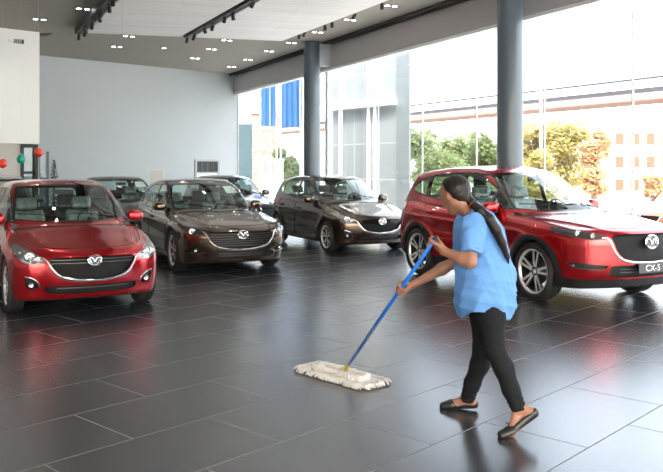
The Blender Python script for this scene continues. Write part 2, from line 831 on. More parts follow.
def recess(bm, d, vec=None):
    """sink a patch by d and wall it in"""
    bm.normal_update()
    bnd = [e for e in bm.edges if e.is_boundary and not all(abs(v.co.y) < 2e-4 for v in e.verts)]
    pairs = []
    for e in bnd:
        f = e.link_faces[0]
        for l in f.loops:
            if l.edge == e:
                pairs.append((l.vert, l.link_loop_next.vert))
    old = {}
    for a, b in pairs:
        for v in (a, b):
            if v not in old:
                old[v] = bm.verts.new(v.co)
    mv = [(v, v.normal.copy()) for v in bm.verts if v not in old.values()]
    ov = set(old.values())
    for v, n in mv:
        if v in ov:
            continue
        v.co = v.co + (Vector(vec) * d if vec is not None else n * -d)
    for a, b in pairs:
        try:
            f = bm.faces.new((old[a], old[b], b, a))
            f.smooth = False
        except ValueError:
            pass
    return bm


def make_tire(R, r_in, w):
    bm = nbm()
    h = w / 2
    prof = [(r_in - 0.004, -h * 0.78), (r_in + 0.008, -h * 0.92), (R * 0.80 + r_in * 0.2, -h * 1.0), (R - 0.028, -h * 0.97), (R - 0.010, -h * 0.86), (R - 0.001, -h * 0.70)]
    tr = []
    for k in (-0.42, 0.0, 0.42):
        tr += [(R, h * (k - 0.13) * 1.1), (R - 0.007, h * (k - 0.10) * 1.1), (R - 0.007, h * (k + 0.10) * 1.1), (R, h * (k + 0.13) * 1.1)]
    prof = prof + tr + [(r, -y) for r, y in prof[::-1]]
    prof.append((r_in - 0.004, -h * 0.78))
    lathe(bm, prof, 56, 'Y')
    bmesh.ops.remove_doubles(bm, verts=bm.verts, dist=1e-5)
    bmesh.ops.recalc_face_normals(bm, faces=bm.faces)
    return bm


def make_rim(r, w, style):
    """outer face at y = -w/2 ... faces -y; returns (bright parts, dark parts)"""
    bm, dk = nbm(), nbm()
    h = w / 2
    lathe(bm, [(r + 0.004, -h * 0.8), (r + 0.004, -h * 0.86), (r - 0.008, -h * 0.88), (r - 0.018, -h * 0.72), (r - 0.024, -h * 0.60)], 48, 'Y')
    lathe(dk, [(r - 0.024, -h * 0.60), (r - 0.034, h * 0.1), (r - 0.03, h * 0.75), (r - 0.01, h * 0.8)], 48, 'Y')
    lathe(dk, [(0.0, -h * 0.10), (r * 0.60, -h * 0.10), (r * 0.60, h * 0.05), (0, h * 0.05)], 32, 'Y')       # brake disc
    lathe(bm, [(0.0, -h * 0.64), (0.022, -h * 0.64), (0.030, -h * 0.60), (0.034, -h * 0.52)], 20, 'Y')
    lathe(dk, [(0.030, -h * 0.58), (0.068, -h * 0.56), (0.078, -h * 0.45), (0.078, 0)], 24, 'Y')
    n = 5
    for k in range(n):
        a0 = 2 * PI * k / n + 0.31
        if style == 'v10':
            branches = [(-0.10, -0.30, 0.013), (0.10, 0.30, 0.013)]
        elif style == 'cross':
            branches = [(-0.20, -0.17, 0.016), (0.20, 0.17, 0.016)]
        else:
            branches = [(-0.16, -0.20, 0.017), (0.16, 0.20, 0.017)]
        for b0, b1, hw in branches:
            p, q = [], []
            for t in np.linspace(0, 1, 6):
                a = a0 + b0 * (1 - t) + b1 * t
                rr = 0.055 + (r - 0.075) * t
                yy = -h * (0.60 + 0.10 * math.sin(t * PI * 0.5) + 0.06 * t)
                c, s_ = math.cos(a), math.sin(a)
                wd = hw * (1.15 - 0.25 * t)
                n_ = Vector((-s_, 0, c))
                P = Vector((c * rr, yy, s_ * rr))
                p.append((P - n_ * wd, P + n_ * wd))
                q.append((P - n_ * wd + Vector((0, 0.030, 0)), P + n_ * wd + Vector((0, 0.030, 0))))
            va = [(bm.verts.new(x), bm.verts.new(y_)) for x, y_ in p]
            vb = [(dk.verts.new(x), dk.verts.new(y_)) for x, y_ in p]
            vc = [(dk.verts.new(x), dk.verts.new(y_)) for x, y_ in q]
            for i in range(5):
                bm.faces.new((va[i][0], va[i][1], va[i + 1][1], va[i + 1][0]))
                dk.faces.new((vb[i][0], vb[i + 1][0], vc[i + 1][0], vc[i][0]))
                dk.faces.new((vb[i][1], vc[i][1], vc[i + 1][1], vb[i + 1][1]))
    bmesh.ops.recalc_face_normals(dk, faces=dk.faces)
    bmesh.ops.recalc_face_normals(bm, faces=bm.faces)
    return bm, dk


def seat_mesh():
    def rb(x, y, z, c, hs, r):
        qx = np.abs(x - c[0]) - hs[0] + r
        qy = np.abs(y - c[1]) - hs[1] + r
        qz = np.abs(z - c[2]) - hs[2] + r
        return np.sqrt(np.maximum(qx, 0) ** 2 + np.maximum(qy, 0) ** 2 + np.maximum(qz, 0) ** 2) + np.minimum(np.maximum(qx, np.maximum(qy, qz)), 0) - r

    def cush(x, y, z):
        f = rb(x, y, z, (0.0, 0, 0.10), (0.26, 0.25, 0.09), 0.07)
        zz = z - 0.12
        xs = x - 0.24 - zz * 0.32
        w = 0.25 - 0.05 * np.clip((z - 0.35) / 0.3, 0, 1)
        b = rb(xs, y * 0.25 / w, zz, (0, 0, 0.28), (0.065, 0.25, 0.33), 0.06)
        bol = -0.03 * np.exp(-((np.abs(y) - 0.21) / 0.05) ** 2)
        return smin(f, b + bol, 0.05)

    def head(x, y, z):
        xs = x - 0.24 - (z - 0.12) * 0.32
        return rb(xs, y, z, (0, 0, 0.83), (0.05, 0.135, 0.085), 0.045)
    V, Q = implicit(cush, (-0.36, -0.36, -0.02), (0.60, 0.36, 0.82), 0.03, 1, 1)
    V2, Q2 = implicit(head, (0.3, -0.2, 0.70), (0.62, 0.2, 0.96), 0.025, 1, 1)
    return mesh_from('seat', V, Q), mesh_from('headrest', V2, Q2)


SEAT_ME = HEAD_ME = None
TIRE_CACHE = {}


def build_car(sp, label, cat, P):
    """P: paint material. Returns the Empty; local origin = centre of the footprint, nose towards -x."""
    global SEAT_ME, HEAD_ME
    C = CarShape(sp)
    h = sp.get('h', 0.024)
    L = C.L
    cx = L / 2
    root = thing(sp['name'], label, cat)

    def addp(name, bm, m, parent=None, smooth=True, lab=None):
        for v in bm.verts:
            v.co.x -= cx
        o = link(name, bm, m, parent or root, smooth)
        if lab:
            o['label'] = lab
        return o

    def pair(name, bm, m, parent=None, smooth='all'):
        """left and right copy of one half-side patch"""
        b2 = mirrored(bm)
        return addp(name, bm, m, parent, smooth), addp(name, b2, m, parent, smooth)

    V, Q = implicit(C.field, (-0.08, -3 * h, 0.08), (L + 0.08, C.W + 0.10, C.zmax + 0.06), h, 2, 2)
    bm = bm_from(V, Q)
    g = list(bm.verts) + list(bm.edges) + list(bm.faces)
    bmesh.ops.bisect_plane(bm, geom=g, plane_co=(0, 0, 0), plane_no=(0, 1, 0), clear_inner=True, dist=1e-5)
    for v in bm.verts:
        if abs(v.co.y) < 1e-4:
            v.co.y = 0
    bm.normal_update()
    if sum(f.normal.z for f in bm.faces if f.calc_center_median().z > C.zmax - 0.1) < 0:
        bmesh.ops.reverse_faces(bm, faces=list(bm.faces))
        bm.normal_update()
    FR = lambda c, n: c.x < 1.35 and n.x < -0.03
    # ---- wheel wells, underside
    for sw in (C.sf, C.sr):
        circ = [(sw + math.cos(a) * (C.Ra + 0.003), C.R + math.sin(a) * (C.Ra + 0.003)) for a in np.linspace(0, 2 * PI, 49)[:-1]]
        w = cut_out(bm, circ, (0, 2), lambda c, n: c.y > C.W - 0.42)
        if w:
            pair('wheel_arch_liner', w, M_WELL)
    und = [f for f in bm.faces if f.normal.z < -0.75 and f.calc_center_median().z < C.f_bot(f.calc_center_median().x) + 0.03]
    ub = bmesh.new()
    vm = {}
    for f in und:
        q = []
        for v in f.verts:
            if v not in vm:
                vm[v] = ub.verts.new(v.co)
            q.append(vm[v])
        ub.faces.new(q)
    bmesh.ops.delete(bm, geom=und, context='FACES')
    addp('underbody', mirrored(ub, True), M_WELL)
    # ---- windshield
    zb, zt = C.ws_z
    ed = []
    for z in np.linspace(zb, zt, 9):
        s_e = C.roofinv(z) + C.wsc
        ed.append((float(C.glass_w(s_e, z)) - C.pillar, float(z)))
    outer = [(-0.05, zb - C.ws_sag)] + [(y, zb - C.ws_sag * (1 - (y / ed[0][0]) ** 2)) for y in np.linspace(0.05, ed[0][0] - 0.03, 6)]
    poly = outer + ed + [(y, zt + 0.03 * (1 - (y / ed[-1][0]) ** 2)) for y in np.linspace(ed[-1][0] - 0.04, 0, 5)] + [(-0.05, zt + 0.03)]
    WSF = lambda c, n: n.x < -0.15 and C.cowl - 0.25 < c.x < C.ws_top + 0.25 and c.z > C.f_deck(C.cowl) - 0.12
    frit = cut_out(bm, poly, (1, 2), WSF)
    if frit:
        ca = np.array([sum(p[0] for p in poly) / len(poly), sum(p[1] for p in poly) / len(poly)])
        e2 = [(y - 0.028, z) for y, z in ed]
        inner = [(-0.05, zb + 0.012 - C.ws_sag)] + [(y, zb + 0.012 - C.ws_sag * (1 - (y / e2[0][0]) ** 2)) for y in np.linspace(0.05, e2[0][0] - 0.03, 6)] + \
                [(y, min(max(z, zb + 0.014), zt - 0.02)) for y, z in e2] + [(y, zt + 0.006 * (1 - (y / 0.6) ** 2)) for y in np.linspace(e2[-1][0] - 0.04, 0, 5)] + [(-0.05, zt + 0.006)]
        ws = cut_out(frit, inner, (1, 2), lambda c, n: True)
        if ws:
            addp('windshield', mirrored(ws, True), M_AUTOGLASS, smooth='all')
        addp('windshield_border', thicken(mirrored(frit, True), 0.006), M_GLOSSBLACK)
    # ---- side glass: black surround, then panes
    SD = lambda c, n: n.y > 0.25
    z0 = C.dlo_z0
    fl = [(C.roofinv(z) + C.wsc + C.apil, z) for z in np.linspace(z0, C.dlo_top - 0.02, 7)]
    dlo = fl + C.dlo
    dlo = [(float(a), float(b)) for a, b in dlo]
    sur = cut_out(bm, dlo, (0, 2), SD)
    for i, (pa, pb) in enumerate(C.panes):
        # pane between two s-limits (slanted), inset from the surround
        cxm = sum(p[0] for p in dlo) / len(dlo)
        ins = inset_poly(dlo, 0.016)
        pol = clip_poly(ins, pa, True)
        pol = clip_poly(pol, pb, False)
        if len(pol) < 3:
            continue
        w = cut_out(sur, pol, (0, 2), lambda c, n: True)
        if w:
            push(w, -0.004)
            pair('side_window', w, M_AUTOGLASS)
    if sur:
        pair('window_surround', thicken(sur, 0.012), M_GLOSSBLACK)
    # belt chrome / black strip
    # ---- rear window
    RW = lambda c, n: n.x > 0.2 and c.x > L - 1.6
    rz0, rz1 = C.rw_z
    poly = [(-0.05, rz0), (C.rw_w[0] - 0.06, rz0), (C.rw_w[0], rz0 + 0.05), (C.rw_w[1], rz1 - 0.03), (C.rw_w[1] - 0.05, rz1), (-0.05, rz1)]
    w = cut_out(bm, poly, (1, 2), RW)
    if w:
        addp('rear_window', mirrored(w, True), M_AUTOGLASS, smooth='all')
    w = cut_out(bm, C.tlamp, (1, 2), lambda c, n: c.x > L - 0.75 and n.x > 0.02)
    if w:
        pair('tail_light', thicken(w, 0.02), M_REDLENS)
    # ---- grille
    gp = rnd([(-0.05, C.grille[0][1])] + C.grille + [(-0.05, C.grille[-1][1])], 0.02, 2)
    gp = [(-0.05, C.grille[0][1])] + C.grille + [(-0.05, C.grille[-1][1])]
    w = cut_out(bm, gp, (1, 2), FR)
    gr = None
    if w:
        recess(w, 0.045, (1, 0, 0))
        gr = addp('grille', mirrored(w, True), M_GRILLE)
        zs = [p[1] for p in C.grille]
        for z in C.slats:
            # half width of grille at z
            ys = [0]
            for (ya, za), (yb, zb_) in zip(C.grille[:-1], C.grille[1:]):
                if (za - z) * (zb_ - z) <= 0 and za != zb_:
                    ys.append(ya + (z - za) * (yb - ya) / (zb_ - za))
            ym = max(ys) - 0.015
            if ym < 0.05:
                continue
            pts = [C.front(abs(y), z, -0.020) for y in np.linspace(-ym, ym, 13)]
            for p, y in zip(pts, np.linspace(-ym, ym, 13)):
                p.y = y
            sb = nbm()
            atube(sb, pts, C.slat_r, 6, flat=1.0)
            addp('slat', sb, C.slat_mat if hasattr(C, 'slat_mat') else M_GLOSSBLACK, gr)
    # chrome wing round the lower edge of the grille
    wp = crv(C.wing, 5)
    wr = [0.005 + C.wing_r * math.sin(min(1, (k / (len(wp) - 1)) * 1.6) * PI / 2) for k in range(len(wp))][::-1]
    full, fr_ = [], []
    for (y, z), r in zip(wp, wr):
        full.append(C.front(y, z, 0.002))
        fr_.append(r)
    # wp runs from centre outward: mirror and join
    left = flip_pts(full[::-1])[:-1]
    sb = nbm()
    atube(sb, left + full, fr_[::-1][:-1] + fr_, 8, up=(0, 0, 1), flat=0.8)
    addp('grille_surround', sb, M_CHROME, lab='chrome grille wing')
    # ---- emblem: oval ring with a winged V
    ez = C.emblem_z
    s0 = C.front(0.0, ez).x - 0.012
    eb = nbm()
    er = C.emblem_r
    atube(eb, [Vector((s0, math.cos(a) * er, ez + math.sin(a) * er * 0.79)) for a in np.linspace(0, 2 * PI, 29)[:-1]], er * 0.13, 6, closed=True)
    vv = crv([(-0.80, 0.42), (-0.40, 0.40), (-0.18, 0.12), (0, -0.22), (0.18, 0.12), (0.40, 0.40), (0.80, 0.42)], 4)
    atube(eb, [Vector((s0, p[0] * er, ez + p[1] * er)) for p in vv], er * 0.10, 6)
    vv = crv([(-0.85, 0.36), (-0.55, -0.28), (-0.25, -0.62), (0, -0.74), (0.25, -0.62), (0.55, -0.28), (0.85, 0.36)], 4)
    atube(eb, [Vector((s0 + 0.003, p[0] * er, ez + p[1] * er)) for p in vv], er * 0.06, 6)
    addp('emblem', eb, M_CHROME)
    eb = nbm()
    lathe(eb, [(0, -0.001), (er, -0.001), (er, 0.03)], 28, 'X', M=Matrix.Translation((s0 + 0.006, 0, ez)) @ Matrix.Diagonal((1, 1, 0.79, 1)))
    addp('emblem_plate', eb, M_GLOSSBLACK)
    # ---- headlights
    lx, lk = C.lamp_end
    near = [f for f in bm.faces if f.calc_center_median().x < C.sf + 0.3 and 0.5 < f.calc_center_median().z < 1.05 and f.calc_center_median().y > 0.4]
    gg = set(near)
    for f in near:
        gg.update(f.edges)
        gg.update(f.verts)
    pn = Vector((1, 0, -lk)).normalized()
    bmesh.ops.bisect_plane(bm, geom=list(gg), plane_co=(lx, 0, C.lamp[0][1]), plane_no=pn, dist=1e-5)
    bm.normal_update()
    pc = Vector((lx, 0, C.lamp[0][1]))
    w = cut_out(bm, C.lamp, (1, 2), lambda c, n: (c - pc).dot(pn) < 0 and n.x < 0.2)
    if w:
        cov = w.copy()
        recess(w, 0.035, (0.8, -0.3, 0))
        a, b = pair('headlight', w, [M_LAMPDARK if C.lampdark else M_LAMPIN])
        c1, c2 = pair('lens', cov, M_LAMPGLASS, a)
        c2.parent = b
        for (ly, lz, lr) in C.projectors:
            p = C.front(ly, lz, -0.012)
            for sg, host in ((1, a), (-1, b)):
                q = nbm()
                M4 = Matrix.Translation((p.x, sg * p.y, p.z)) @ Matrix.Rotation(-sg * 0.35, 4, 'Z')
                lathe(q, [(lr * 1.25, 0.012), (lr * 1.28, -0.004), (lr * 1.05, -0.012), (lr * 0.98, 0.0), (lr * 0.9, 0.016), (0, 0.018)], 20, 'X', M=M4)
                addp('reflector', q, M_CHROME, host)
                q = nbm()
                r_ = bmesh.ops.create_uvsphere(q, u_segments=14, v_segments=8, radius=lr * 0.72)
                bmesh.ops.transform(q, matrix=M4 @ Matrix.Translation((0.012, 0, 0)), verts=q.verts)
                addp('bulb_lens', q, M_LAMPGLASS2, host, 'all')
    # ---- fog recess with small chrome stroke and lamp
    if C.fog:
        w = cut_out(bm, C.fog, (1, 2), FR)
        if w:
            recess(w, 0.03, (1, 0, 0))
            a, b = pair('fog_lamp_recess', w, M_BLACK, smooth=True)
            for sg, host in ((1, a), (-1, b)):
                q = nbm()
                pts = [C.front(y, z, 0.004) for y, z in crv(C.fogline, 4)]
                pts = [Vector((p.x, sg * p.y, p.z)) for p in pts]
                atube(q, pts, 0.008, 6)
                addp('trim_strip', q, C.fogline_mat, host)
                fy, fz, frr = C.foglamp
                p = C.front(fy, fz, -0.01)
                q = nbm()
                lathe(q, [(frr, 0.02), (frr, -0.004), (frr * 0.85, -0.008), (frr * 0.7, 0.004), (0, 0.008)], 18, 'X', M=Matrix.Translation((p.x, sg * p.y, p.z)))
                addp('fog_lamp', q, M_LAMPIN, host)
    # ---- lower intake
    w = cut_out(bm, [(-0.05, C.intake[0][1])] + C.intake + [(-0.05, C.intake[-1][1])], (1, 2), FR)
    if w:
        recess(w, 0.05, (1, 0, 0))
        it = addp('air_intake', mirrored(w, True), M_BLACK)
        zc = (C.intake[0][1] + C.intake[-1][1]) / 2
        ym = C.intake[0][0] - 0.04
        for z in C.intake_bars:
            sb = nbm()
            ys = np.linspace(-ym, ym, 9)
            atube(sb, [Vector((C.front(abs(y), z).x + 0.022, y, z)) for y in ys], 0.008, 6)
            addp('slat', sb, M_ALLOYDARK, it)
    # ---- black cladding
    for name, poly in C.cladding:
        w = cut_out(bm, poly, (0, 2), lambda c, n: True)
        if w:
            push(w, 0.004)
            if name in ('sill_cladding', 'arch_cladding', 'sill_trim'):
                pair(name, w, M_BLACK)
            else:
                addp(name, mirrored(w, True), M_BLACK, smooth='all')
    # ---- doors, bonnet, bumper as panels of their own
    for k, poly in enumerate(C.doors):
        w = cut_out(bm, rnd(poly, 0.05, 3), (0, 2), SD)
        if w:
            pair(('front_door', 'rear_door')[k], w, P)
            pts = [C.side(a, b, 0.0005) for a, b in resample(rnd(poly, 0.05, 3), 0.08)]
            for sg in (1, -1):
                q = nbm()
                atube(q, [Vector((p.x, sg * p.y, p.z)) for p in pts], 0.0035, 4, closed=True)
                addp('door_seam', q, M_WELL, smooth='all')
    hp = C.bonnet
    poly = [(hp[0][0], -0.05)] + hp + [(hp[-1][0], -0.05)]
    w = cut_out(bm, poly, (0, 1), lambda c, n: n.z > 0.25 and c.x < C.cowl + 0.2)
    if w:
        addp('bonnet', mirrored(w, True), P, smooth='all')
        pts = [C.top(a, b, 0.0005) for a, b in resample_open(hp, 0.07)]
        q = nbm()
        atube(q, pts + flip_pts(pts[::-1])[1:], 0.0038, 4)
        addp('bonnet_seam', q, M_WELL, smooth='all')
    w = cut_out(bm, C.bumper, (0, 2), lambda c, n: True)
    if w:
        addp('front_bumper', mirrored(w, True), P, smooth='all')
    addp('body', mirrored(bm, True), P, smooth='all')
    # ---- door handles
    for (hs, hz) in C.handles:
        for sg in (1, -1):
            q = nbm()
            pts = [C.side(hs + t, hz, o_) for t, o_ in ((-0.10, 0.0), (-0.085, 0.028), (-0.03, 0.034), (0.04, 0.034), (0.085, 0.028), (0.10, 0.0))]
            atube(q, [Vector((p.x, sg * p.y, p.z)) for p in pts], 0.013, 8, flat=0.8)
            addp('door_handle', q, P, smooth='all')
    # ---- mirrors
    ms, mz = C.mirror
    my = float(C.side(ms + 0.06, mz - 0.05).y)
    for sg in (1, -1):
        def mf(x, y, z, sg=sg):
            xx, yy, zz = x / 0.075, (y - 0.095) / 0.108, z / 0.074
            f = (np.abs(xx) ** 2.6 + np.abs(yy) ** 2.8 + np.abs(zz + 0.12 * yy) ** 2.6) ** (1 / 2.6) - 1
            f = f * 0.075
            return smax(f, x - 0.045, 0.01)
        Vm, Qm = implicit(mf, (-0.10, -0.04, -0.11), (0.08, 0.24, 0.11), 0.013, 1, 1)
        q = bm_from(Vm, Qm)
        q.normal_update()
        if sum(f.normal.z for f in q.faces if f.calc_center_median().z > 0.04) < 0:
            bmesh.ops.reverse_faces(q, faces=list(q.faces))
        for v in q.verts:
            v.co = Vector((v.co.x + ms + v.co.y * 0.15, (v.co.y + my) * 1.0, v.co.z + mz))
        if sg < 0:
            q = mirrored(q)
        mo = addp('side_mirror', q, P, smooth='all')
        q = nbm()
        prism(q, [(ms - 0.03, mz - 0.075), (ms + 0.07, mz - 0.075), (ms + 0.05, mz - 0.03), (ms - 0.02, mz - 0.03)], sg * (my - 0.04), sg * (my + 0.09))
        addp('mirror_foot', q, M_BLACK, mo)
        q = nbm()
        lathe(q, [(0, 0.0), (0.085, 0.0)], 20, 'X', M=Matrix.Translation((ms + 0.066, sg * (my + 0.10), mz)) @ Matrix.Diagonal((1, 1.0, 0.70, 1)))
        addp('mirror_glass', q, M_CHROME, mo)
    # ---- wheels
    R, tw = C.R, C.tw
    r_in = C.rim_r
    key = (R, tw, r_in, C.rim_style)
    if key not in TIRE_CACHE:
        t_me = bpy.data.meshes.new('tyre')
        tb = make_tire(R, r_in, tw)
        tb.to_mesh(t_me)
        tb.free()
        rb_, rd = make_rim(r_in, tw, C.rim_style)
        r_me, d_me = bpy.data.meshes.new('rim'), bpy.data.meshes.new('rim_barrel')
        rb_.to_mesh(r_me)
        rd.to_mesh(d_me)
        t_me.materials.append(M_TIRE)
        r_me.materials.append(M_ALLOY)
        d_me.materials.append(M_ALLOYDARK)
        t_me.polygons.foreach_set('use_smooth', [True] * len(t_me.polygons))
        TIRE_CACHE[key] = (t_me, r_me, d_me)
    t_me, r_me, d_me = TIRE_CACHE[key]
    for sw in (C.sf, C.sr):
        for sg in (-1, 1):
            o = link('wheel', t_me, None, root)
            o.location = (sw - cx, sg * (C.W - 0.012 - tw / 2), R)
            o.rotation_euler = (0, 0.4 * sg + sw, 0 if sg < 0 else PI)
            link('rim', r_me, None, o)
            link('rim_barrel', d_me, None, o)
    # ---- wipers
    for y0, y1, sgn in ((0.10, 0.62, 1), (-0.52, 0.05, 1)):
        q = nbm()
        zz = C.ws_z[0] + 0.004
        ps = []
        for t in np.linspace(0, 1, 8):
            y = y0 + (y1 - y0) * t
            z = zz + 0.015 + 0.05 * math.sin(t * PI * 0.6)
            p = C.front(abs(y), z, 0.015)
            ps.append(Vector((p.x, y, z)))
        atube(q, ps, 0.006, 5)
        addp('wiper', q, M_BLACK)
    # ---- aerial
    q = nbm()
    tp = C.top(C.aerial_s, 0.0)
    prism(q, [(tp.x - 0.09, tp.z - 0.01), (tp.x + 0.07, tp.z - 0.01), (tp.x + 0.075, tp.z + 0.05), (tp.x + 0.04, tp.z + 0.052)], -0.014, 0.014)
    addp('roof_aerial', q, P)
    # ---- cabin
    if SEAT_ME is None:
        SEAT_ME, HEAD_ME = seat_mesh()
        SEAT_ME.materials.append(M_SEATDARK)
        HEAD_ME.materials.append(M_SEATDARK)
        for m_ in (SEAT_ME, HEAD_ME):
            m_.polygons.foreach_set('use_smooth', [True] * len(m_.polygons))
    fs_, zs = C.seat
    for k, (sx, sy) in enumerate(((fs_, 0.36), (fs_, -0.36), (fs_ + 0.88, 0.33), (fs_ + 0.88, -0.33))):
        o = link('seat', SEAT_ME, None, root)
        o.location = (sx - cx, sy, zs)
        hd = link('headrest', HEAD_ME, None, o)
        for oo in (o, hd):
            oo.material_slots[0].link = 'OBJECT'
            oo.material_slots[0].material = (M_SEATWRAP if (k in C.wrapped) else M_SEATDARK)
    db = nbm()
    z1 = C.ws_z[0]
    s_c = C.roofinv(z1)
    prof = [(s_c + 0.16, z1 - 0.055), (s_c + 0.35, z1 - 0.03), (s_c + 0.52, z1 - 0.045), (s_c + 0.60, z1 - 0.12), (s_c + 0.58, z1 - 0.40), (s_c + 0.30, z1 - 0.45), (s_c + 0.16, z1 - 0.2)]
    prism(db, prof, -(C.gw - 0.07), C.gw - 0.07)
    addp('dashboard', db, M_DASH, smooth=False)
    q = nbm()
    M4 = Matrix.Translation((s_c + 0.72, 0.36 * C.drive, z1 - 0.07)) @ Matrix.Rotation(math.radians(-65), 4, 'Y')
    atube(q, [M4 @ Vector((math.cos(a) * 0.18, math.sin(a) * 0.18, 0)) for a in np.linspace(0, 2 * PI, 25)[:-1]], 0.014, 8, closed=True)
    lathe(q, [(0, 0.02), (0.06, 0.02), (0.07, 0), (0.06, -0.04), (0.03, -0.16)], 16, 'Z', M=M4)
    for a in (0, PI, -PI / 2):
        atube(q, [M4 @ Vector((0, 0, 0)), M4 @ Vector((math.cos(a + PI / 2) * 0.18, math.sin(a + PI / 2) * 0.18, 0))], 0.012, 6)
    addp('steering_wheel', q, M_DASH, smooth='all')
    q = nbm()
    abox(q, (C.roofinv(C.ws_z[1] - 0.06) + 0.09, 0, C.ws_z[1] - 0.07), (0.03, 0.23, 0.06), bev=0.01)
    addp('interior_mirror', q, M_BLACK)
    fl = nbm()
    abox(fl, (L * 0.55, 0, C.zfloor), (L * 0.5, C.W * 1.75, 0.02))
    addp('cabin_floor', fl, M_DASH, smooth=False)
    # inner door panels
    for sg in (1, -1):
        q = nbm()
        abox(q, (fs_ + 0.25, sg * (C.gw - 0.03), (C.zfloor + C.zbelt) / 2 - 0.02), (1.9, 0.05, C.zbelt - C.zfloor - 0.03), bev=0.02)
        addp('door_lining', q, M_DASH, smooth=False)
    # front sticker on glass and show plate
    if C.sticker:
        q = nbm()
        y0, z0_, dw, dh = C.sticker
        ps = [C.front(abs(y), z, -0.012) for y, z in ((y0, z0_), (y0 + dw, z0_), (y0 + dw, z0_ + dh), (y0, z0_ + dh))]
        vs = [q.verts.new(Vector((p.x, y, p.z))) for p, y in zip(ps, (y0, y0 + dw, y0 + dw, y0))]
        q.faces.new(vs)
        addp('window_notice', q, M_PAPER, smooth=False)
    if C.plate:
        pz, txt = C.plate
        p = C.front(0, pz)
        q = nbm()
        xx = min(C.front(y, pz + dz).x for y in (0, 0.2) for dz in (-0.05, 0.05)) - 0.02
        abox(q, (xx, 0, pz), (0.012, 0.44, 0.11), bev=0.004)
        po = addp('number_plate', q, M_PLATE, smooth=False)
        cu = bpy.data.curves.new('plate_text', 'FONT')
        cu.body = txt
        cu.size = 0.105
        cu.align_x = 'CENTER'
        cu.align_y = 'CENTER'
        cu.extrude = 0.002
        to = bpy.data.objects.new('tmp', cu)
        COL.objects.link(to)
        bpy.context.view_layer.update()
        me = bpy.data.meshes.new_from_object(to.evaluated_get(bpy.context.evaluated_depsgraph_get()))
        bpy.data.objects.remove(to)
        M4 = Matrix.Translation((xx - cx - 0.009, 0, pz)) @ Matrix.Rotation(-PI / 2, 4, 'Z') @ Matrix.Rotation(PI / 2, 4, 'X')
        me.transform(M4)
        link('plate_lettering', me, M_PLATETXT, po)
    return root


M_LAMPGLASS2 = mat('lamp_projector', (0.75, 0.78, 0.80), 0.05, metal=0.7, coat=1.0)


def inset_poly(poly, d):
    n = len(poly)
    A = sum(poly[i][0] * poly[(i + 1) % n][1] - poly[(i + 1) % n][0] * poly[i][1] for i in range(n))
    sg = 1 if A > 0 else -1
    out = []
    for i in range(n):
        p0, p1, p2 = Vector(poly[i - 1]), Vector(poly[i]), Vector(poly[(i + 1) % n])
        a, b = (p1 - p0).normalized(), (p2 - p1).normalized()
        n1, n2 = Vector((-a.y, a.x)) * sg, Vector((-b.y, b.x)) * sg
        m = (n1 + n2)
        if m.length < 1e-6:
            m = n1
        m.normalize()
        c = max(0.35, m.dot(n1))
        q = p1 + m * (d / c)
        out.append((q.x, q.y))
    return out


def clip_poly(poly, line, keep_greater):
    """clip against the slanted line s = a + b*z"""
    a, b = line
    def d(p):
        v = p[0] - (a + b * p[1])
        return v if keep_greater else -v
    out = []
    n = len(poly)
    for i in range(n):
        p, q = poly[i], poly[(i + 1) % n]
        dp, dq = d(p), d(q)
        if dp >= 0:
            out.append(p)
        if (dp >= 0) != (dq >= 0):
            t = dp / (dp - dq)
            out.append((p[0] + (q[0] - p[0]) * t, p[1] + (q[1] - p[1]) * t))
    return out


def resample_open(poly, step):
    out = []
    for a, b in zip(poly[:-1], poly[1:]):
        n = max(1, int(math.hypot(b[0] - a[0], b[1] - a[1]) / step))
        for k in range(n):
            t = k / n
            out.append((a[0] + (b[0] - a[0]) * t, a[1] + (b[1] - a[1]) * t))
    out.append(poly[-1])
    return out


def resample(poly, step):
    return resample_open(list(poly) + [poly[0]], step)[:-1]


def place(root, xc, dc, phi, z=0.0):
    """nose points towards the viewer, turned phi degrees to the right of it"""
    p = W(xc, dc, z)
    # forward direction in viewpoint frame
    f = (math.sin(math.radians(phi)), -math.cos(math.radians(phi)))
    w = W(f[0], f[1])
    root.location = p
    root.rotation_euler = (0, 0, math.atan2(-w.y, -w.x))


def repaint(root, old, new, seats=None):
    def walk(o):
        for sl in o.material_slots:
            if sl.material == old:
                sl.link = 'OBJECT'
                sl.material = new
        for c in o.children:
            walk(c)
    walk(root)
# ------------------------------------------------------------------ shapes of the three kinds of car
def ring_poly(sw, R, r0, r1, za, zb):
    out = [(sw + math.cos(a) * r1, R + math.sin(a) * r1) for a in np.linspace(za, zb, 20)]
    out += [(sw + math.cos(a) * r0, R + math.sin(a) * r0) for a in np.linspace(zb, za, 20)]
    return out


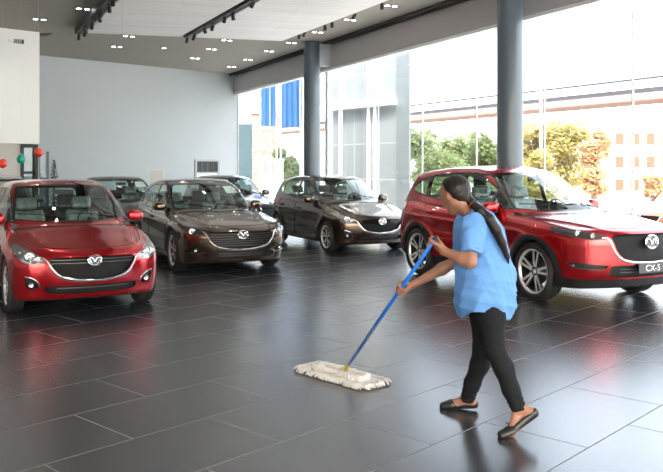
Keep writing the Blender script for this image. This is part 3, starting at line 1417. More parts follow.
SMALL = dict(
    name='hatchback', L=4.06, W=0.8475, WB=2.57, FO=0.80, R=0.305, Ra=0.352, tw=0.185, rim_r=0.222, rim_style='v10',
    zmax=1.50, h=0.022,
    deck=[(-0.2, 0.60), (0.0, 0.665), (0.12, 0.725), (0.30, 0.785), (0.60, 0.865), (0.95, 0.955), (1.30, 0.985), (2.2, 0.995), (3.2, 1.03), (3.75, 1.05), (4.2, 1.02)],
    nose=[(0.0, 0.16), (0.20, 0.085), (0.30, 0.045), (0.42, 0.012), (0.55, 0.0), (0.66, 0.02), (0.74, 0.075), (0.9, 0.25)],
    plan=[(0.0, 0.0), (0.2, 0.015), (0.4, 0.065), (0.55, 0.14), (0.66, 0.185), (0.74, 0.25), (0.80, 0.33), (0.86, 0.50)],
    tail=[(0.0, 0.12), (0.3, 0.03), (0.5, 0.0), (0.8, 0.06), (1.1, 0.2)],
    tplan=[(0.0, 0.0), (0.4, 0.04), (0.65, 0.14), (0.8, 0.32), (0.9, 0.7)],
    sec=[(0.0, 0.12), (0.18, 0.06), (0.3, 0.022), (0.45, 0.004), (0.62, 0.0), (0.78, 0.012), (0.92, 0.05), (1.05, 0.12)],
    wid=[(0.0, 0.05), (0.5, 0.02), (0.85, 0.0), (1.4, 0.012), (2.4, 0.012), (3.2, 0.0), (3.7, 0.03), (4.1, 0.10)],
    bot=[(0.0, 0.20), (0.5, 0.17), (2.0, 0.16), (3.4, 0.18), (4.1, 0.28)],
    roof=[(0.55, 0.70), (0.88, 0.90), (1.10, 1.025), (1.40, 1.205), (1.70, 1.365), (1.90, 1.440), (2.15, 1.482), (2.5, 1.497), (2.9, 1.482), (3.3, 1.445), (3.7, 1.385), (4.2, 1.28)],
    hatch=[(0.8, 4.10), (1.0, 4.0), (1.2, 3.86), (1.4, 3.72), (1.6, 3.6)],
    line=[(0.6, 0.72), (1.5, 0.76), (3.5, 0.82)],
    ws_top=1.95, cowl=1.0, wsc=0.20, crown=0.09, ridge=(0.42, 0.22, 0.014), flare=0.018, kshoulder=0.10,
    fscoop=(0.30, 0.60, 0.07, 0.12, 0.02), zbelt=0.95, gw=0.778, lamp_end=(0.52, 1.2), tum=0.115, tum2=0.06, gfront=0.035, grear=0.10, rcrown=0.035,
    ws_z=(1.015, 1.405), ws_sag=0.035, pillar=0.060, apil=0.085,
    dlo_z0=0.985, dlo_top=1.385,
    dlo=[(1.95, 1.385), (2.3, 1.405), (2.7, 1.398), (3.05, 1.365), (3.32, 1.31), (3.48, 1.22), (3.50, 1.17), (3.40, 1.12), (3.0, 1.055), (2.4, 1.01), (1.7, 0.985)],
    panes=[((0.9, 0.0), (1.62, 0.0)), ((1.66, 0.0), (2.35, 0.0)), ((2.43, 0.0), (3.12, 0.10)), ((3.17, 0.10), (3.7, 0.0))],
    rw_z=(1.05, 1.34), rw_w=(0.60, 0.52),
    tlamp=[(0.50, 0.82), (0.9, 0.85), (0.9, 1.0), (0.62, 0.98)],
    grille=[(0.30, 0.665), (0.44, 0.660), (0.475, 0.640), (0.43, 0.56), (0.36, 0.475), (0.24, 0.43), (0.10, 0.412), (0.0, 0.408)],
    slats=[0.635, 0.60], slat_r=0.008,
    wing=[(0.0, 0.400), (0.12, 0.404), (0.26, 0.425), (0.375, 0.468), (0.45, 0.56), (0.495, 0.640), (0.56, 0.675)], wing_r=0.015,
    emblem_z=0.625, emblem_r=0.072,
    lamp=[(0.500, 0.625), (0.53, 0.665), (0.63, 0.735), (0.72, 0.790), (0.775, 0.815), (0.80, 0.77), (0.785, 0.69), (0.74, 0.625), (0.68, 0.595), (0.58, 0.600)],
    lampdark=False, projectors=[(0.655, 0.675, 0.042), (0.575, 0.645, 0.028)],
    fog=[(0.56, 0.33), (0.60, 0.43), (0.70, 0.455), (0.69, 0.36), (0.64, 0.31)],
    fogline=[(0.70, 0.462), (0.63, 0.445), (0.575, 0.40), (0.55, 0.34)], fogline_mat=M_CHROME, foglamp=(0.635, 0.365, 0.032),
    intake=[(0.42, 0.355), (0.50, 0.345), (0.50, 0.29), (0.40, 0.262), (0.0, 0.262)], intake_bars=[0.325],
    cladding=[('sill_trim', [(0.7, 0.0), (3.6, 0.0), (3.6, 0.215), (0.7, 0.215)])],
    doors=[[(1.28, 0.26), (2.34, 0.26), (2.36, 0.93), (1.30, 0.93)], [(2.36, 0.26), (2.95, 0.26), (3.22, 0.62), (3.30, 0.98), (2.38, 0.94)]],
    bonnet=[(0.17, 0.0), (0.19, 0.25), (0.24, 0.42), (0.33, 0.55), (0.50, 0.64), (0.75, 0.685), (1.02, 0.70), (1.02, 0.5), (0.93, 0.25), (0.90, 0.0)],
    bumper=[(-0.2, 0.0), (0.46, 0.0), (0.50, 0.42), (0.50, 0.575), (0.32, 0.62), (0.05, 0.69), (-0.2, 0.70)],
    handles=[(2.16, 0.82), (3.10, 0.86)], mirror=(1.50, 1.02), aerial_s=3.55, seat=(2.02, 0.34), wrapped=(0, 1), drive=-1, zfloor=0.26,
    sticker=None, plate=None,
)

MID = dict(SMALL)
MID.update(
    name='saloon_car', L=4.46, W=0.8975, WB=2.70, FO=0.94, R=0.325, Ra=0.372, tw=0.205, rim_r=0.243, rim_style='v10', zmax=1.46,
    deck=[(-0.2, 0.58), (0.0, 0.655), (0.12, 0.715), (0.30, 0.770), (0.65, 0.845), (1.0, 0.90), (1.35, 0.945), (2.2, 0.965), (3.4, 1.02), (4.0, 1.05), (4.6, 1.03)],
    nose=[(0.0, 0.16), (0.18, 0.08), (0.30, 0.035), (0.42, 0.01), (0.55, 0.0), (0.65, 0.02), (0.73, 0.085), (0.9, 0.28)],
    plan=[(0.0, 0.0), (0.2, 0.012), (0.4, 0.055), (0.58, 0.13), (0.70, 0.20), (0.79, 0.30), (0.86, 0.45), (0.92, 0.70)],
    sec=[(0.0, 0.12), (0.18, 0.06), (0.3, 0.022), (0.45, 0.004), (0.60, 0.0), (0.76, 0.012), (0.90, 0.05), (1.05, 0.12)],
    wid=[(0.0, 0.05), (0.5, 0.02), (0.95, 0.0), (1.5, 0.014), (2.5, 0.014), (3.5, 0.0), (4.0, 0.03), (4.5, 0.10)],
    bot=[(0.0, 0.18), (0.5, 0.16), (2.0, 0.15), (3.6, 0.17), (4.5, 0.28)],
    roof=[(0.75, 0.70), (1.12, 0.885), (1.35, 1.005), (1.65, 1.165), (1.95, 1.310), (2.15, 1.385), (2.40, 1.435), (2.75, 1.455), (3.1, 1.445), (3.5, 1.405), (3.9, 1.335), (4.5, 1.2)],
    hatch=[(0.8, 4.45), (1.0, 4.36), (1.15, 4.2), (1.3, 3.98), (1.5, 3.7)],
    line=[(0.7, 0.70), (1.6, 0.74), (3.8, 0.80)],
    ws_top=2.20, cowl=1.22, wsc=0.21, ridge=(0.42, 0.26, 0.016), zbelt=0.93, gw=0.79, lamp_end=(0.58, 1.2), tum=0.13, tum2=0.07,
    ws_z=(0.965, 1.350), apil=0.085, dlo_z0=0.965, dlo_top=1.345,
    dlo=[(2.20, 1.345), (2.55, 1.365), (2.95, 1.360), (3.35, 1.325), (3.65, 1.265), (3.83, 1.18), (3.86, 1.13), (3.74, 1.09), (3.3, 1.04), (2.6, 0.995), (1.9, 0.965)],
    panes=[((1.0, 0.0), (1.90, 0.0)), ((1.94, 0.0), (2.62, 0.0)), ((2.70, 0.0), (3.42, 0.10)), ((3.47, 0.10), (4.0, 0.0))],
    rw_z=(1.07, 1.31), rw_w=(0.62, 0.52), tlamp=[(0.50, 0.80), (0.95, 0.84), (0.95, 0.99), (0.62, 0.96)],
    grille=[(0.32, 0.660), (0.50, 0.655), (0.535, 0.635), (0.49, 0.53), (0.40, 0.445), (0.26, 0.405), (0.10, 0.392), (0.0, 0.390)],
    slats=[0.62, 0.585, 0.55, 0.515, 0.48, 0.445], slat_r=0.009, slat_mat=M_ALLOYDARK,
    wing=[(0.0, 0.378), (0.12, 0.381), (0.28, 0.398), (0.42, 0.440), (0.515, 0.53), (0.565, 0.635), (0.61, 0.668)], wing_r=0.013,
    emblem_z=0.610, emblem_r=0.080,
    lamp=[(0.560, 0.640), (0.60, 0.672), (0.70, 0.708), (0.79, 0.745), (0.845, 0.770), (0.862, 0.73), (0.84, 0.675), (0.77, 0.625), (0.68, 0.605)],
    projectors=[(0.735, 0.665, 0.040)], lampdark=True,
    fog=[(0.56, 0.355), (0.62, 0.405), (0.76, 0.425), (0.75, 0.36), (0.66, 0.325)],
    fogline=[(0.76, 0.345), (0.68, 0.318), (0.58, 0.330), (0.54, 0.352)], foglamp=(0.69, 0.375, 0.026),
    intake=[(0.40, 0.350), (0.56, 0.335), (0.58, 0.275), (0.46, 0.245), (0.0, 0.245)], intake_bars=[0.32, 0.285],
    cladding=[('sill_trim', [(0.8, 0.0), (4.0, 0.0), (4.0, 0.20), (0.8, 0.20)])],
    doors=[[(1.46, 0.26), (2.60, 0.26), (2.62, 0.91), (1.48, 0.91)], [(2.62, 0.26), (3.22, 0.26), (3.50, 0.62), (3.62, 0.97), (2.64, 0.92)]],
    bonnet=[(0.18, 0.0), (0.20, 0.25), (0.26, 0.45), (0.36, 0.60), (0.55, 0.69), (0.85, 0.735), (1.26, 0.745), (1.26, 0.55), (1.16, 0.28), (1.12, 0.0)],
    bumper=[(-0.2, 0.0), (0.56, 0.0), (0.60, 0.40), (0.60, 0.58), (0.36, 0.62), (0.05, 0.68), (-0.2, 0.70)],
    handles=[(2.42, 0.80), (3.36, 0.84)], mirror=(1.78, 0.995), aerial_s=3.9, seat=(2.28, 0.28), wrapped=(0, 1),
    sticker=(-0.62, 1.20, 0.30, 0.12),
)

SUV = dict(SMALL)
_Ra = 0.400
SUV.update(
    name='suv', L=4.55, W=0.92, WB=2.70, FO=0.93, R=0.363, Ra=_Ra, tw=0.225, rim_r=0.276, rim_style='cross', zmax=1.69, h=0.024,
    deck=[(-0.2, 0.80), (0.0, 0.865), (0.10, 0.915), (0.25, 0.955), (0.55, 1.005), (0.95, 1.055), (1.35, 1.085), (2.2, 1.095), (3.4, 1.14), (4.0, 1.17), (4.6, 1.15)],
    nose=[(0.1, 0.16), (0.28, 0.07), (0.42, 0.02), (0.55, 0.0), (0.72, 0.0), (0.85, 0.02), (0.93, 0.07), (1.1, 0.25)],
    plan=[(0.0, 0.0), (0.2, 0.012), (0.4, 0.05), (0.58, 0.115), (0.71, 0.19), (0.80, 0.29), (0.87, 0.43), (0.94, 0.70)],
    tail=[(0.0, 0.14), (0.35, 0.03), (0.55, 0.0), (0.9, 0.05), (1.2, 0.2)],
    tplan=[(0.0, 0.0), (0.4, 0.04), (0.7, 0.13), (0.85, 0.30), (0.95, 0.7)],
    sec=[(0.0, 0.12), (0.20, 0.06), (0.35, 0.022), (0.52, 0.004), (0.72, 0.0), (0.88, 0.012), (1.03, 0.05), (1.2, 0.13)],
    wid=[(0.0, 0.06), (0.45, 0.02), (0.93, 0.0), (1.5, 0.016), (2.5, 0.018), (3.6, 0.0), (4.1, 0.03), (4.6, 0.11)],
    bot=[(0.0, 0.25), (0.5, 0.22), (2.0, 0.21), (3.6, 0.23), (4.5, 0.36)],
    roof=[(0.60, 0.78), (0.98, 1.005), (1.22, 1.145), (1.50, 1.305), (1.80, 1.460), (2.02, 1.560), (2.30, 1.640), (2.70, 1.678), (3.1, 1.675), (3.6, 1.645), (4.1, 1.590), (4.6, 1.50)],
    hatch=[(0.9, 4.56), (1.1, 4.50), (1.3, 4.38), (1.5, 4.24), (1.7, 4.10)],
    line=[(0.7, 0.83), (1.6, 0.86), (3.8, 0.92)],
    ws_top=2.10, cowl=1.10, wsc=0.20, crown=0.085, ridge=(0.48, 0.26, 0.016), flare=0.022, zbelt=1.07, gw=0.81, lamp_end=(0.60, 1.6), tum=0.125, tum2=0.05,
    rcrown=0.04, ws_z=(1.105, 1.560), pillar=0.065, apil=0.095, dlo_z0=1.10, dlo_top=1.555,
    dlo=[(2.12, 1.555), (2.5, 1.585), (3.0, 1.580), (3.4, 1.555), (3.75, 1.505), (4.02, 1.40), (4.08, 1.33), (4.0, 1.27), (3.4, 1.185), (2.6, 1.13), (1.9, 1.10)],
    panes=[((0.9, 0.0), (1.86, 0.0)), ((1.90, 0.0), (2.60, 0.02)), ((2.68, 0.02), (3.38, 0.10)), ((3.47, 0.12), (4.3, 0.0))],
    rw_z=(1.2, 1.5), rw_w=(0.62, 0.55), tlamp=[(0.50, 0.95), (0.98, 0.98), (0.98, 1.12), (0.62, 1.08)],
    grille=[(0.36, 0.875), (0.52, 0.865), (0.56, 0.835), (0.50, 0.68), (0.42, 0.60), (0.28, 0.562), (0.12, 0.548), (0.0, 0.545)],
    slats=[], slat_r=0.008,
    wing=[(0.0, 0.532), (0.12, 0.535), (0.30, 0.548), (0.44, 0.586), (0.53, 0.68), (0.595, 0.82), (0.70, 0.835)], wing_r=0.014,
    emblem_z=0.78, emblem_r=0.095,
    lamp=[(0.60, 0.825), (0.62, 0.862), (0.72, 0.892), (0.82, 0.925), (0.895, 0.955), (0.925, 0.94), (0.90, 0.875), (0.84, 0.835), (0.72, 0.815)],
    lampdark=True, projectors=[(0.70, 0.852, 0.026), (0.80, 0.878, 0.030)],
    fog=[(0.56, 0.515), (0.86, 0.545), (0.865, 0.505), (0.80, 0.480), (0.58, 0.478)],
    fogline=[(0.60, 0.468), (0.72, 0.467), (0.84, 0.485), (0.872, 0.53)], fogline_mat=M_ALLOYDARK, foglamp=(0.84, 0.508, 0.014),
    intake=[(0.44, 0.515), (0.53, 0.505), (0.54, 0.405), (0.46, 0.375), (0.0, 0.375)], intake_bars=[0.43, 0.465],
    cladding=[('bumper_skirt', [(-0.2, 0.0), (0.56, 0.0), (0.56, 0.36), (0.30, 0.345), (-0.2, 0.355)]),
              ('arch_cladding', ring_poly(0.93, 0.363, _Ra - 0.01, _Ra + 0.062, math.radians(-30), math.radians(212))),
              ('arch_cladding', ring_poly(3.63, 0.363, _Ra - 0.01, _Ra + 0.062, math.radians(-32), math.radians(210))),
              ('sill_cladding', [(1.2, 0.0), (3.4, 0.0), (3.4, 0.335), (1.2, 0.335)]),
              ('rear_skirt', [(3.95, 0.0), (4.8, 0.0), (4.8, 0.48), (3.95, 0.40)])],
    doors=[[(1.46, 0.345), (2.58, 0.345), (2.60, 1.05), (1.48, 1.03)], [(2.60, 0.345), (3.16, 0.345), (3.46, 0.78), (3.52, 1.11), (2.62, 1.06)]],
    bonnet=[(0.14, 0.0), (0.16, 0.25), (0.21, 0.45), (0.30, 0.60), (0.48, 0.71), (0.75, 0.765), (1.12, 0.775), (1.14, 0.58), (1.04, 0.28), (1.0, 0.0)],
    bumper=[(-0.2, 0.3), (0.52, 0.3), (0.49, 0.42), (0.47, 0.77), (0.30, 0.79), (0.05, 0.86), (-0.2, 0.88)],
    handles=[(2.40, 0.945), (3.28, 0.985)], mirror=(1.76, 1.125), aerial_s=3.9, seat=(2.28, 0.46), wrapped=(0, 1, 2, 3), zfloor=0.38,
    sticker=None, plate=(0.475, 'CX-5'),
)


def lengthen(sp, d, s0):
    """stretch the nose of a car by d metres ahead of station s0"""
    g = lambda s: s + d * min(max(s / s0, 0), 1)
    for k in ('deck', 'wid', 'bot', 'roof', 'line', 'bonnet'):
        sp[k] = [(g(a), b) for a, b in sp[k]]
    sp['hatch'] = [(a, b + d) for a, b in sp['hatch']]
    for k in ('FO', 'L', 'ws_top', 'cowl', 'aerial_s'):
        sp[k] += d
    sp['dlo'] = [(a + d, b) for a, b in sp['dlo']]
    sp['panes'] = [((a[0] + d, a[1]), (b[0] + d, b[1])) for a, b in sp['panes']]
    sp['doors'] = [[(a + d, b) for a, b in p] for p in sp['doors']]
    sp['handles'] = [(a + d, b) for a, b in sp['handles']]
    sp['cladding'] = [(n, [((g(a) if a < s0 else a + d), b) for a, b in p]) for n, p in sp['cladding']]
    sp['bumper'] = [((a + d) if a > 0.4 else a, b) for a, b in sp['bumper']]
    for k in ('mirror', 'seat'):
        sp[k] = (sp[k][0] + d, sp[k][1])


lengthen(SUV, 0.11, 0.9)
SUV['grille'] = [(0.34, 0.875), (0.48, 0.865), (0.52, 0.835), (0.46, 0.68), (0.39, 0.60), (0.26, 0.562), (0.12, 0.548), (0.0, 0.545)]
SUV['wing'] = [(0.0, 0.532), (0.12, 0.535), (0.28, 0.548), (0.41, 0.586), (0.49, 0.68), (0.55, 0.82), (0.62, 0.835)]
SUV['lamp'] = [(0.56, 0.825), (0.58, 0.862), (0.70, 0.892), (0.80, 0.925), (0.895, 0.955), (0.925, 0.94), (0.90, 0.875), (0.84, 0.835), (0.72, 0.810)]
# =================================================================== the showroom
H = 5.14          # ceiling
XG = 9.75         # window wall
HB = 4.43         # underside of the blind box
CORNER, DCOR = seen_on_x(238, XG)
A_B = math.atan((1190 - 331.5) / FPX)                 # heading of the back wall in the view frame
BD = W(math.sin(A_B), math.cos(A_B))                   # unit vector along the back wall (towards the windows)
BD.z = 0
BN = Vector((-BD.y, BD.x, 0))                          # outward normal (away from the room)


def floor_mat():
    m, nt, b = nodes_of('dark_floor_tiles')
    tc = nt.nodes.new('ShaderNodeTexCoord')
    mp = nt.nodes.new('ShaderNodeMapping')
    ang = math.atan2(W(math.sin(math.radians(42.7)), math.cos(math.radians(42.7))).y, W(math.sin(math.radians(42.7)), math.cos(math.radians(42.7))).x)
    mp.inputs['Rotation'].default_value = (0, 0, -ang)
    mp.inputs['Location'].default_value = (0.12, 0.02, 0)
    nt.links.new(tc.outputs['Object'], mp.inputs['Vector'])
    br = nt.nodes.new('ShaderNodeTexBrick')
    br.offset = 0.5
    br.inputs['Scale'].default_value = 1.0
    br.inputs['Brick Width'].default_value = 1.15
    br.inputs['Row Height'].default_value = 0.70
    br.inputs['Mortar Size'].default_value = 0.0055
    br.inputs['Mortar Smooth'].default_value = 0.1
    br.inputs['Color1'].default_value = (0.018, 0.020, 0.024, 1)
    br.inputs['Color2'].default_value = (0.028, 0.030, 0.035, 1)
    br.inputs['Mortar'].default_value = (0.11, 0.11, 0.115, 1)
    nt.links.new(mp.outputs[0], br.inputs['Vector'])
    no = nt.nodes.new('ShaderNodeTexNoise')
    no.inputs['Scale'].default_value = 1.3
    no.inputs['Detail'].default_value = 8
    no.inputs['Roughness'].default_value = 0.65
    nt.links.new(mp.outputs[0], no.inputs['Vector'])
    mx = nt.nodes.new('ShaderNodeMix')
    mx.data_type = 'RGBA'
    mx.blend_type = 'MULTIPLY'
    mx.inputs[0].default_value = 0.6
    cr = nt.nodes.new('ShaderNodeValToRGB')
    cr.color_ramp.elements[0].position = 0.3
    cr.color_ramp.elements[0].color = (0.92, 0.92, 0.92, 1)
    cr.color_ramp.elements[1].position = 0.75
    cr.color_ramp.elements[1].color = (1.06, 1.06, 1.06, 1)
    nt.links.new(no.outputs['Fac'], cr.inputs[0])
    nt.links.new(br.outputs['Color'], mx.inputs[6])
    nt.links.new(cr.outputs[0], mx.inputs[7])
    nt.links.new(mx.outputs[2], b.inputs['Base Color'])
    rr = nt.nodes.new('ShaderNodeMapRange')
    rr.inputs[1].default_value = 0.3
    rr.inputs[2].default_value = 0.7
    rr.inputs[3].default_value = 0.26
    rr.inputs[4].default_value = 0.27
    nt.links.new(no.outputs['Fac'], rr.inputs[0])
    ad = nt.nodes.new('ShaderNodeMath')
    ad.operation = 'MULTIPLY_ADD'
    ad.inputs[1].default_value = 0.4
    nt.links.new(br.outputs['Fac'], ad.inputs[0])
    nt.links.new(rr.outputs[0], ad.inputs[2])
    nt.links.new(ad.outputs[0], b.inputs['Roughness'])
    b.inputs['IOR'].default_value = 2.2
    bp = nt.nodes.new('ShaderNodeBump')
    bp.inputs['Strength'].default_value = 0.35
    bp.inputs['Distance'].default_value = 0.002
    bp.invert = True
    nt.links.new(br.outputs['Fac'], bp.inputs['Height'])
    nt.links.new(bp.outputs[0], b.inputs['Normal'])
    return m


M_WALL = mat('painted_wall_grey', (0.53, 0.58, 0.605), 0.75, noise=(0.8, 0.04))
M_WHITE = mat('white_panel', (0.92, 0.92, 0.90), 0.6)
M_BEIGE = mat('beige_wall', (0.62, 0.61, 0.57), 0.8)
M_CEIL = mat('taupe_ceiling', (0.34, 0.32, 0.275), 0.85, noise=(0.6, 0.05))
M_FRAME = mat('white_window_frame', (0.85, 0.86, 0.87), 0.4)
M_COLUMN = mat('slate_column', (0.085, 0.115, 0.14), 0.30, coat=0.2)
M_BLIND = mat('grey_blind_box', (0.52, 0.50, 0.50), 0.75, bump=(160, 0.15))
M_DARKGAP = mat('dark_track_gap_shade', (0.02, 0.02, 0.022), 0.5)
M_GLASS = glass_mat('pane_glass', (0.97, 0.985, 0.98), 0.0, ior=1.45)
M_JOINT = mat('glass_joint', (0.70, 0.74, 0.75), 0.4)


def struct(name, bm, m, **k):
    o = link(name, bm, m, **k)
    o['kind'] = 'structure'
    return o


def wall_box(bm, p, q, z0, z1, t, n):
    """upright slab from p to q, thickened by t along n"""
    v = []
    for z in (z0, z1):
        for a in (p, q, q + n * t, p + n * t):
            v.append(bm.verts.new((a.x, a.y, z)))
    for f in ((0, 1, 2, 3), (7, 6, 5, 4), (0, 4, 5, 1), (1, 5, 6, 2), (2, 6, 7, 3), (3, 7, 4, 0)):
        bm.faces.new([v[i] for i in f])
    bmesh.ops.recalc_face_normals(bm, faces=bm.faces)


YR, XL = -5.0, -13.0
Bleft = CORNER - BD * 26.0
# floor and ceiling follow the plan of the room
plan = [(XL, YR), (XG + 0.1, YR), (XG + 0.1, CORNER.y + 0.3), (CORNER.x, CORNER.y + 0.3), (Bleft.x, Bleft.y + 0.3), (XL, Bleft.y + 0.3)]
xl = Bleft.x if Bleft.x > XL else XL
plan = [(XL, YR), (XG + 0.12, YR), (XG + 0.12, CORNER.y + 0.25)]
tcut = (CORNER.x - XL) / BD.x
plan.append((XL, CORNER.y - BD.y * tcut + 0.25))
bm = nbm()
prism(bm, plan, -0.20, 0.0, 'Z')
struct('floor', bm, floor_mat())
bm = nbm()
prism(bm, plan, H, H + 0.25, 'Z')
struct('ceiling', bm, M_CEIL)
bm = nbm()
wall_box(bm, CORNER - BD * (tcut + 0.3), CORNER + BD * 0.0, 0, H, 0.2, BN)
struct('wall_back', bm, M_WALL)
bm = nbm()
wall_box(bm, Vector((XL, YR, 0)), Vector((XL, CORNER.y - BD.y * tcut + 0.2, 0)), 0, H, 0.2, Vector((-1, 0, 0)))
struct('wall_left', bm, M_WHITE)
bm = nbm()
wall_box(bm, Vector((XL, YR, 0)), Vector((XG + 0.1, YR, 0)), HB, H, 0.2, Vector((0, -1, 0)))
struct('wall_front', bm, M_WHITE)
bm = nbm()
abox(bm, ((XL + XG) / 2, YR, HB / 2), (XG - XL, 0.012, HB))
wf = struct('window_20', bm, M_GLASS)
for k in range(9):
    bm = nbm()
    abox(bm, (XL + (XG - XL) * k / 8, YR, HB / 2), (0.06, 0.12, HB))
    link('window_post', bm, M_FRAME, wf)
bm = nbm()
for k in range(2):
    pass
wall_box(bm, Vector((XG, YR, 0)), Vector((XG, CORNER.y, 0)), HB + 0.02, H, 0.25, Vector((1, 0, 0)))
struct('wall_right', bm, M_WALL)
# blind box with its white lower rail
bm = nbm()
abox(bm, (XG - 0.10, (YR + CORNER.y) / 2, (HB + H) / 2 - 0.04), (0.18, CORNER.y - YR - 0.1, H - HB - 0.12), bev=0.01)
o = tag(link('blind_box', bm, M_BLIND), 'long grey blind box running above the glass wall', 'blind box')
bm = nbm()
abox(bm, (XG - 0.10, (YR + CORNER.y) / 2, HB - 0.02), (0.14, CORNER.y - YR - 0.1, 0.07))
link('lower_rail', bm, M_FRAME, o)
bm = nbm()
abox(bm, (XG - 0.36, (YR + CORNER.y) / 2, H - 0.03), (0.10, CORNER.y - YR - 0.2, 0.055))
struct('gap_shade_strip', bm, M_DARKGAP)  # shadow line of the ceiling gap, built as a dark strip

# glass wall: panes between slim joints
ys = [seen_on_x(p, XG)[0].y for p in (633, 554, 483, 426, 377, 342)]
step = (ys[-1] - ys[0]) / 5
JY = [ys[0] + step * k for k in range(-7, 6)]
y_fr = seen_on_x(327, XG)[0].y
JY = [y for y in JY if y > YR + 0.5] + [y_fr]
y2 = seen_on_x(300, XG)[0].y
y3 = seen_on_x(270, XG)[0].y
edges = [YR + 0.02] + sorted(JY) + [y2, y3, CORNER.y - 0.02]
for k, (a, b) in enumerate(zip(edges[:-1], edges[1:])):
    bm = nbm()
    abox(bm, (XG, (a + b) / 2, (HB + 0.06) / 2), (0.012, b - a - 0.02, HB - 0.06))
    w = struct('window_%d' % (k + 1), bm, M_GLASS)
    bm = nbm()
    big = abs(b - y_fr) < 0.01
    wd = 0.16 if big else (0.05 if b in (y2, CORNER.y - 0.02) else 0.022)
    abox(bm, (XG - 0.005, b - (wd / 2 if big else 0.0), HB / 2), (0.10 if big else 0.03, wd, HB))
    j = link('window_post', bm, M_FRAME if big or b == y2 else M_JOINT, w)
bm = nbm()
abox(bm, (XG, (YR + CORNER.y) / 2, 0.02), (0.10, CORNER.y - YR - 0.1, 0.05))
struct('trim_2', bm, M_FRAME)
# door leaf frame near the corner: teal framed glass between columns
# columns
for px, lab in ((510, 'round slate grey column behind the red car with black wheel-arch trim'), (312, 'round slate grey column near the back corner, behind the brown hatchback')):
    p, d = seen_on_x(px, 9.08)
    bm = nbm()
    lathe(bm, [(0.232, 0.0), (0.232, H - 0.42), (0.226, H - 0.42), (0.226, H - 0.405), (0.232, H - 0.405), (0.232, H)], 40, 'Z')
    c = link('column', bm, M_COLUMN, smooth=True)
    c.location = (p.x, p.y, 0)
    c['kind'] = 'structure'
    if px == 312:
        # fixing collar to the blind box
        bm = nbm()
        abox(bm, (p.x + 0.35, p.y - 0.02, (HB + H) / 2), (0.42, 0.30, H - HB - 0.1))
        struct('trim_3', bm, M_WALL)

# white boxed-out block at the left, with a recessed doorway below
Pe = spot(39.5, 20.6)
zs = zof(144, 20.6)
def blk(bm, u0, u1, n0, n1, z0, z1):
    wall_box(bm, Pe + BD * u0 + BN * n0, Pe + BD * u1 + BN * n0, z0, z1, n1 - n0, BN)
depth = (CORNER - Pe).dot(BN)
bm = nbm()
blk(bm, -9.0, 0.0, 0.0, depth + 0.1, zs, H)
struct('wall_5', bm, M_WHITE)
bm = nbm()
dw0, dw1 = -0.52, -0.10     # doorway limits measured from the block edge
d0 = spot(20, 20.8)
def upos(px):
    # distance along the wall from the block edge for a view column
    r = (px - 331.5) / FPX
    fx, fy = math.sin(A_B), math.cos(A_B)
    x0, y0 = (39.5 - 331.5) / FPX * 20.6, 20.6
    x0 += -math.cos(A_B) * 0.25
    y0 += math.sin(A_B) * 0.25
    t = (r * y0 - x0) / (fx - r * fy)
    return t
ua, ub, uc = upos(20.5), upos(37.5), upos(44)
bm = nbm()
blk(bm, -9.0, ua, 0.25, 0.40, 0, zs)
blk(bm, ub, ub + 0.05, 0.25, 0.40, 0, zs)
struct('wall_6', bm, M_BEIGE)
bm = nbm()
fw = 0.07
blk(bm, ua, ua + fw, 0.2, 0.42, 0, zs - 0.01)
blk(bm, ub - fw, ub, 0.2, 0.42, 0, zs - 0.01)
blk(bm, ua + fw, ub - fw, 0.2, 0.42, zs - 0.09, zs - 0.01)
o = struct('door_1', bm, M_BLACK)
bm = nbm()
blk(bm, ua + fw, ub - fw, 0.30, 0.32, 0.02, zs - 0.09)
link('door_glass', bm, glass_mat('door_glass', (0.75, 0.82, 0.82), 0.05), o)
bm = nbm()
blk(bm, ua + fw, ub - fw, 0.28, 0.34, 1.50, 1.56)
link('door_rail', bm, M_BLACK, o)
# glazed screen beside the doorway
bm = nbm()
blk(bm, ub + 0.06, ub + 0.28, 0.26, 0.30, 0.02, 2.05)
o = tag(link('glass_screen', bm, glass_mat('screen_glass', (0.55, 0.62, 0.66), 0.06)), 'narrow tinted glass screen standing beside the black door frame', 'glass screen')
bm = nbm()
blk(bm, ub + 0.05, ub + 0.07, 0.24, 0.32, 0, 2.08)
blk(bm, ub + 0.27, ub + 0.30, 0.24, 0.32, 0, 2.08)
link('screen_frame', bm, M_ALLOYDARK, o)
# pale furniture seen through the doorway is just the rear wall of that recess

# louvred opening in the back wall
def back_pt(px, n=0.0, z=0.0):
    r = (px - 331.5) / FPX
    fx, fy = math.sin(A_B), math.cos(A_B)
    cx_, cy_ = (238 - 331.5) / FPX * DCOR, DCOR
    t = (r * cy_ - cx_) / (fx - r * fy)
    p = CORNER + BD * t + BN * n
    p.z = z
    d = cy_ + t * fy
    return p, d
pa, da = back_pt(194.5)
pb, db_ = back_pt(219)
dm = (da + db_) / 2
zt_, zb_ = zof(159.5, dm), zof(179, dm)
bm = nbm()
nn = -BN
def bbox(bm, p, q, n0, n1, z0, z1):
    wall_box(bm, p + nn * n0, q + nn * n0, z0, z1, n1 - n0, nn)
e = (pb - pa).normalized()
bbox(bm, pa, pb, 0.0, 0.05, zt_ - 0.07, zt_)
bbox(bm, pa, pa + e * 0.08, 0.0, 0.05, 0.9, zt_ - 0.07)
bbox(bm, pb - e * 0.08, pb, 0.0, 0.05, 0.9, zt_ - 0.07)
bbox(bm, pa + e * 0.08, pb - e * 0.08, 0.0, 0.05, zof(172, dm) - 0.05, zof(172, dm))
o = tag(link('wall_hatch', bm, mat('hatch_frame', (0.45, 0.47, 0.48), 0.5)), 'grey framed hatch with dark upper opening in the far wall', 'wall hatch')
bm = nbm()
bbox(bm, pa + e * 0.08, pb - e * 0.08, 0.0, 0.02, zof(172, dm), zt_ - 0.07)
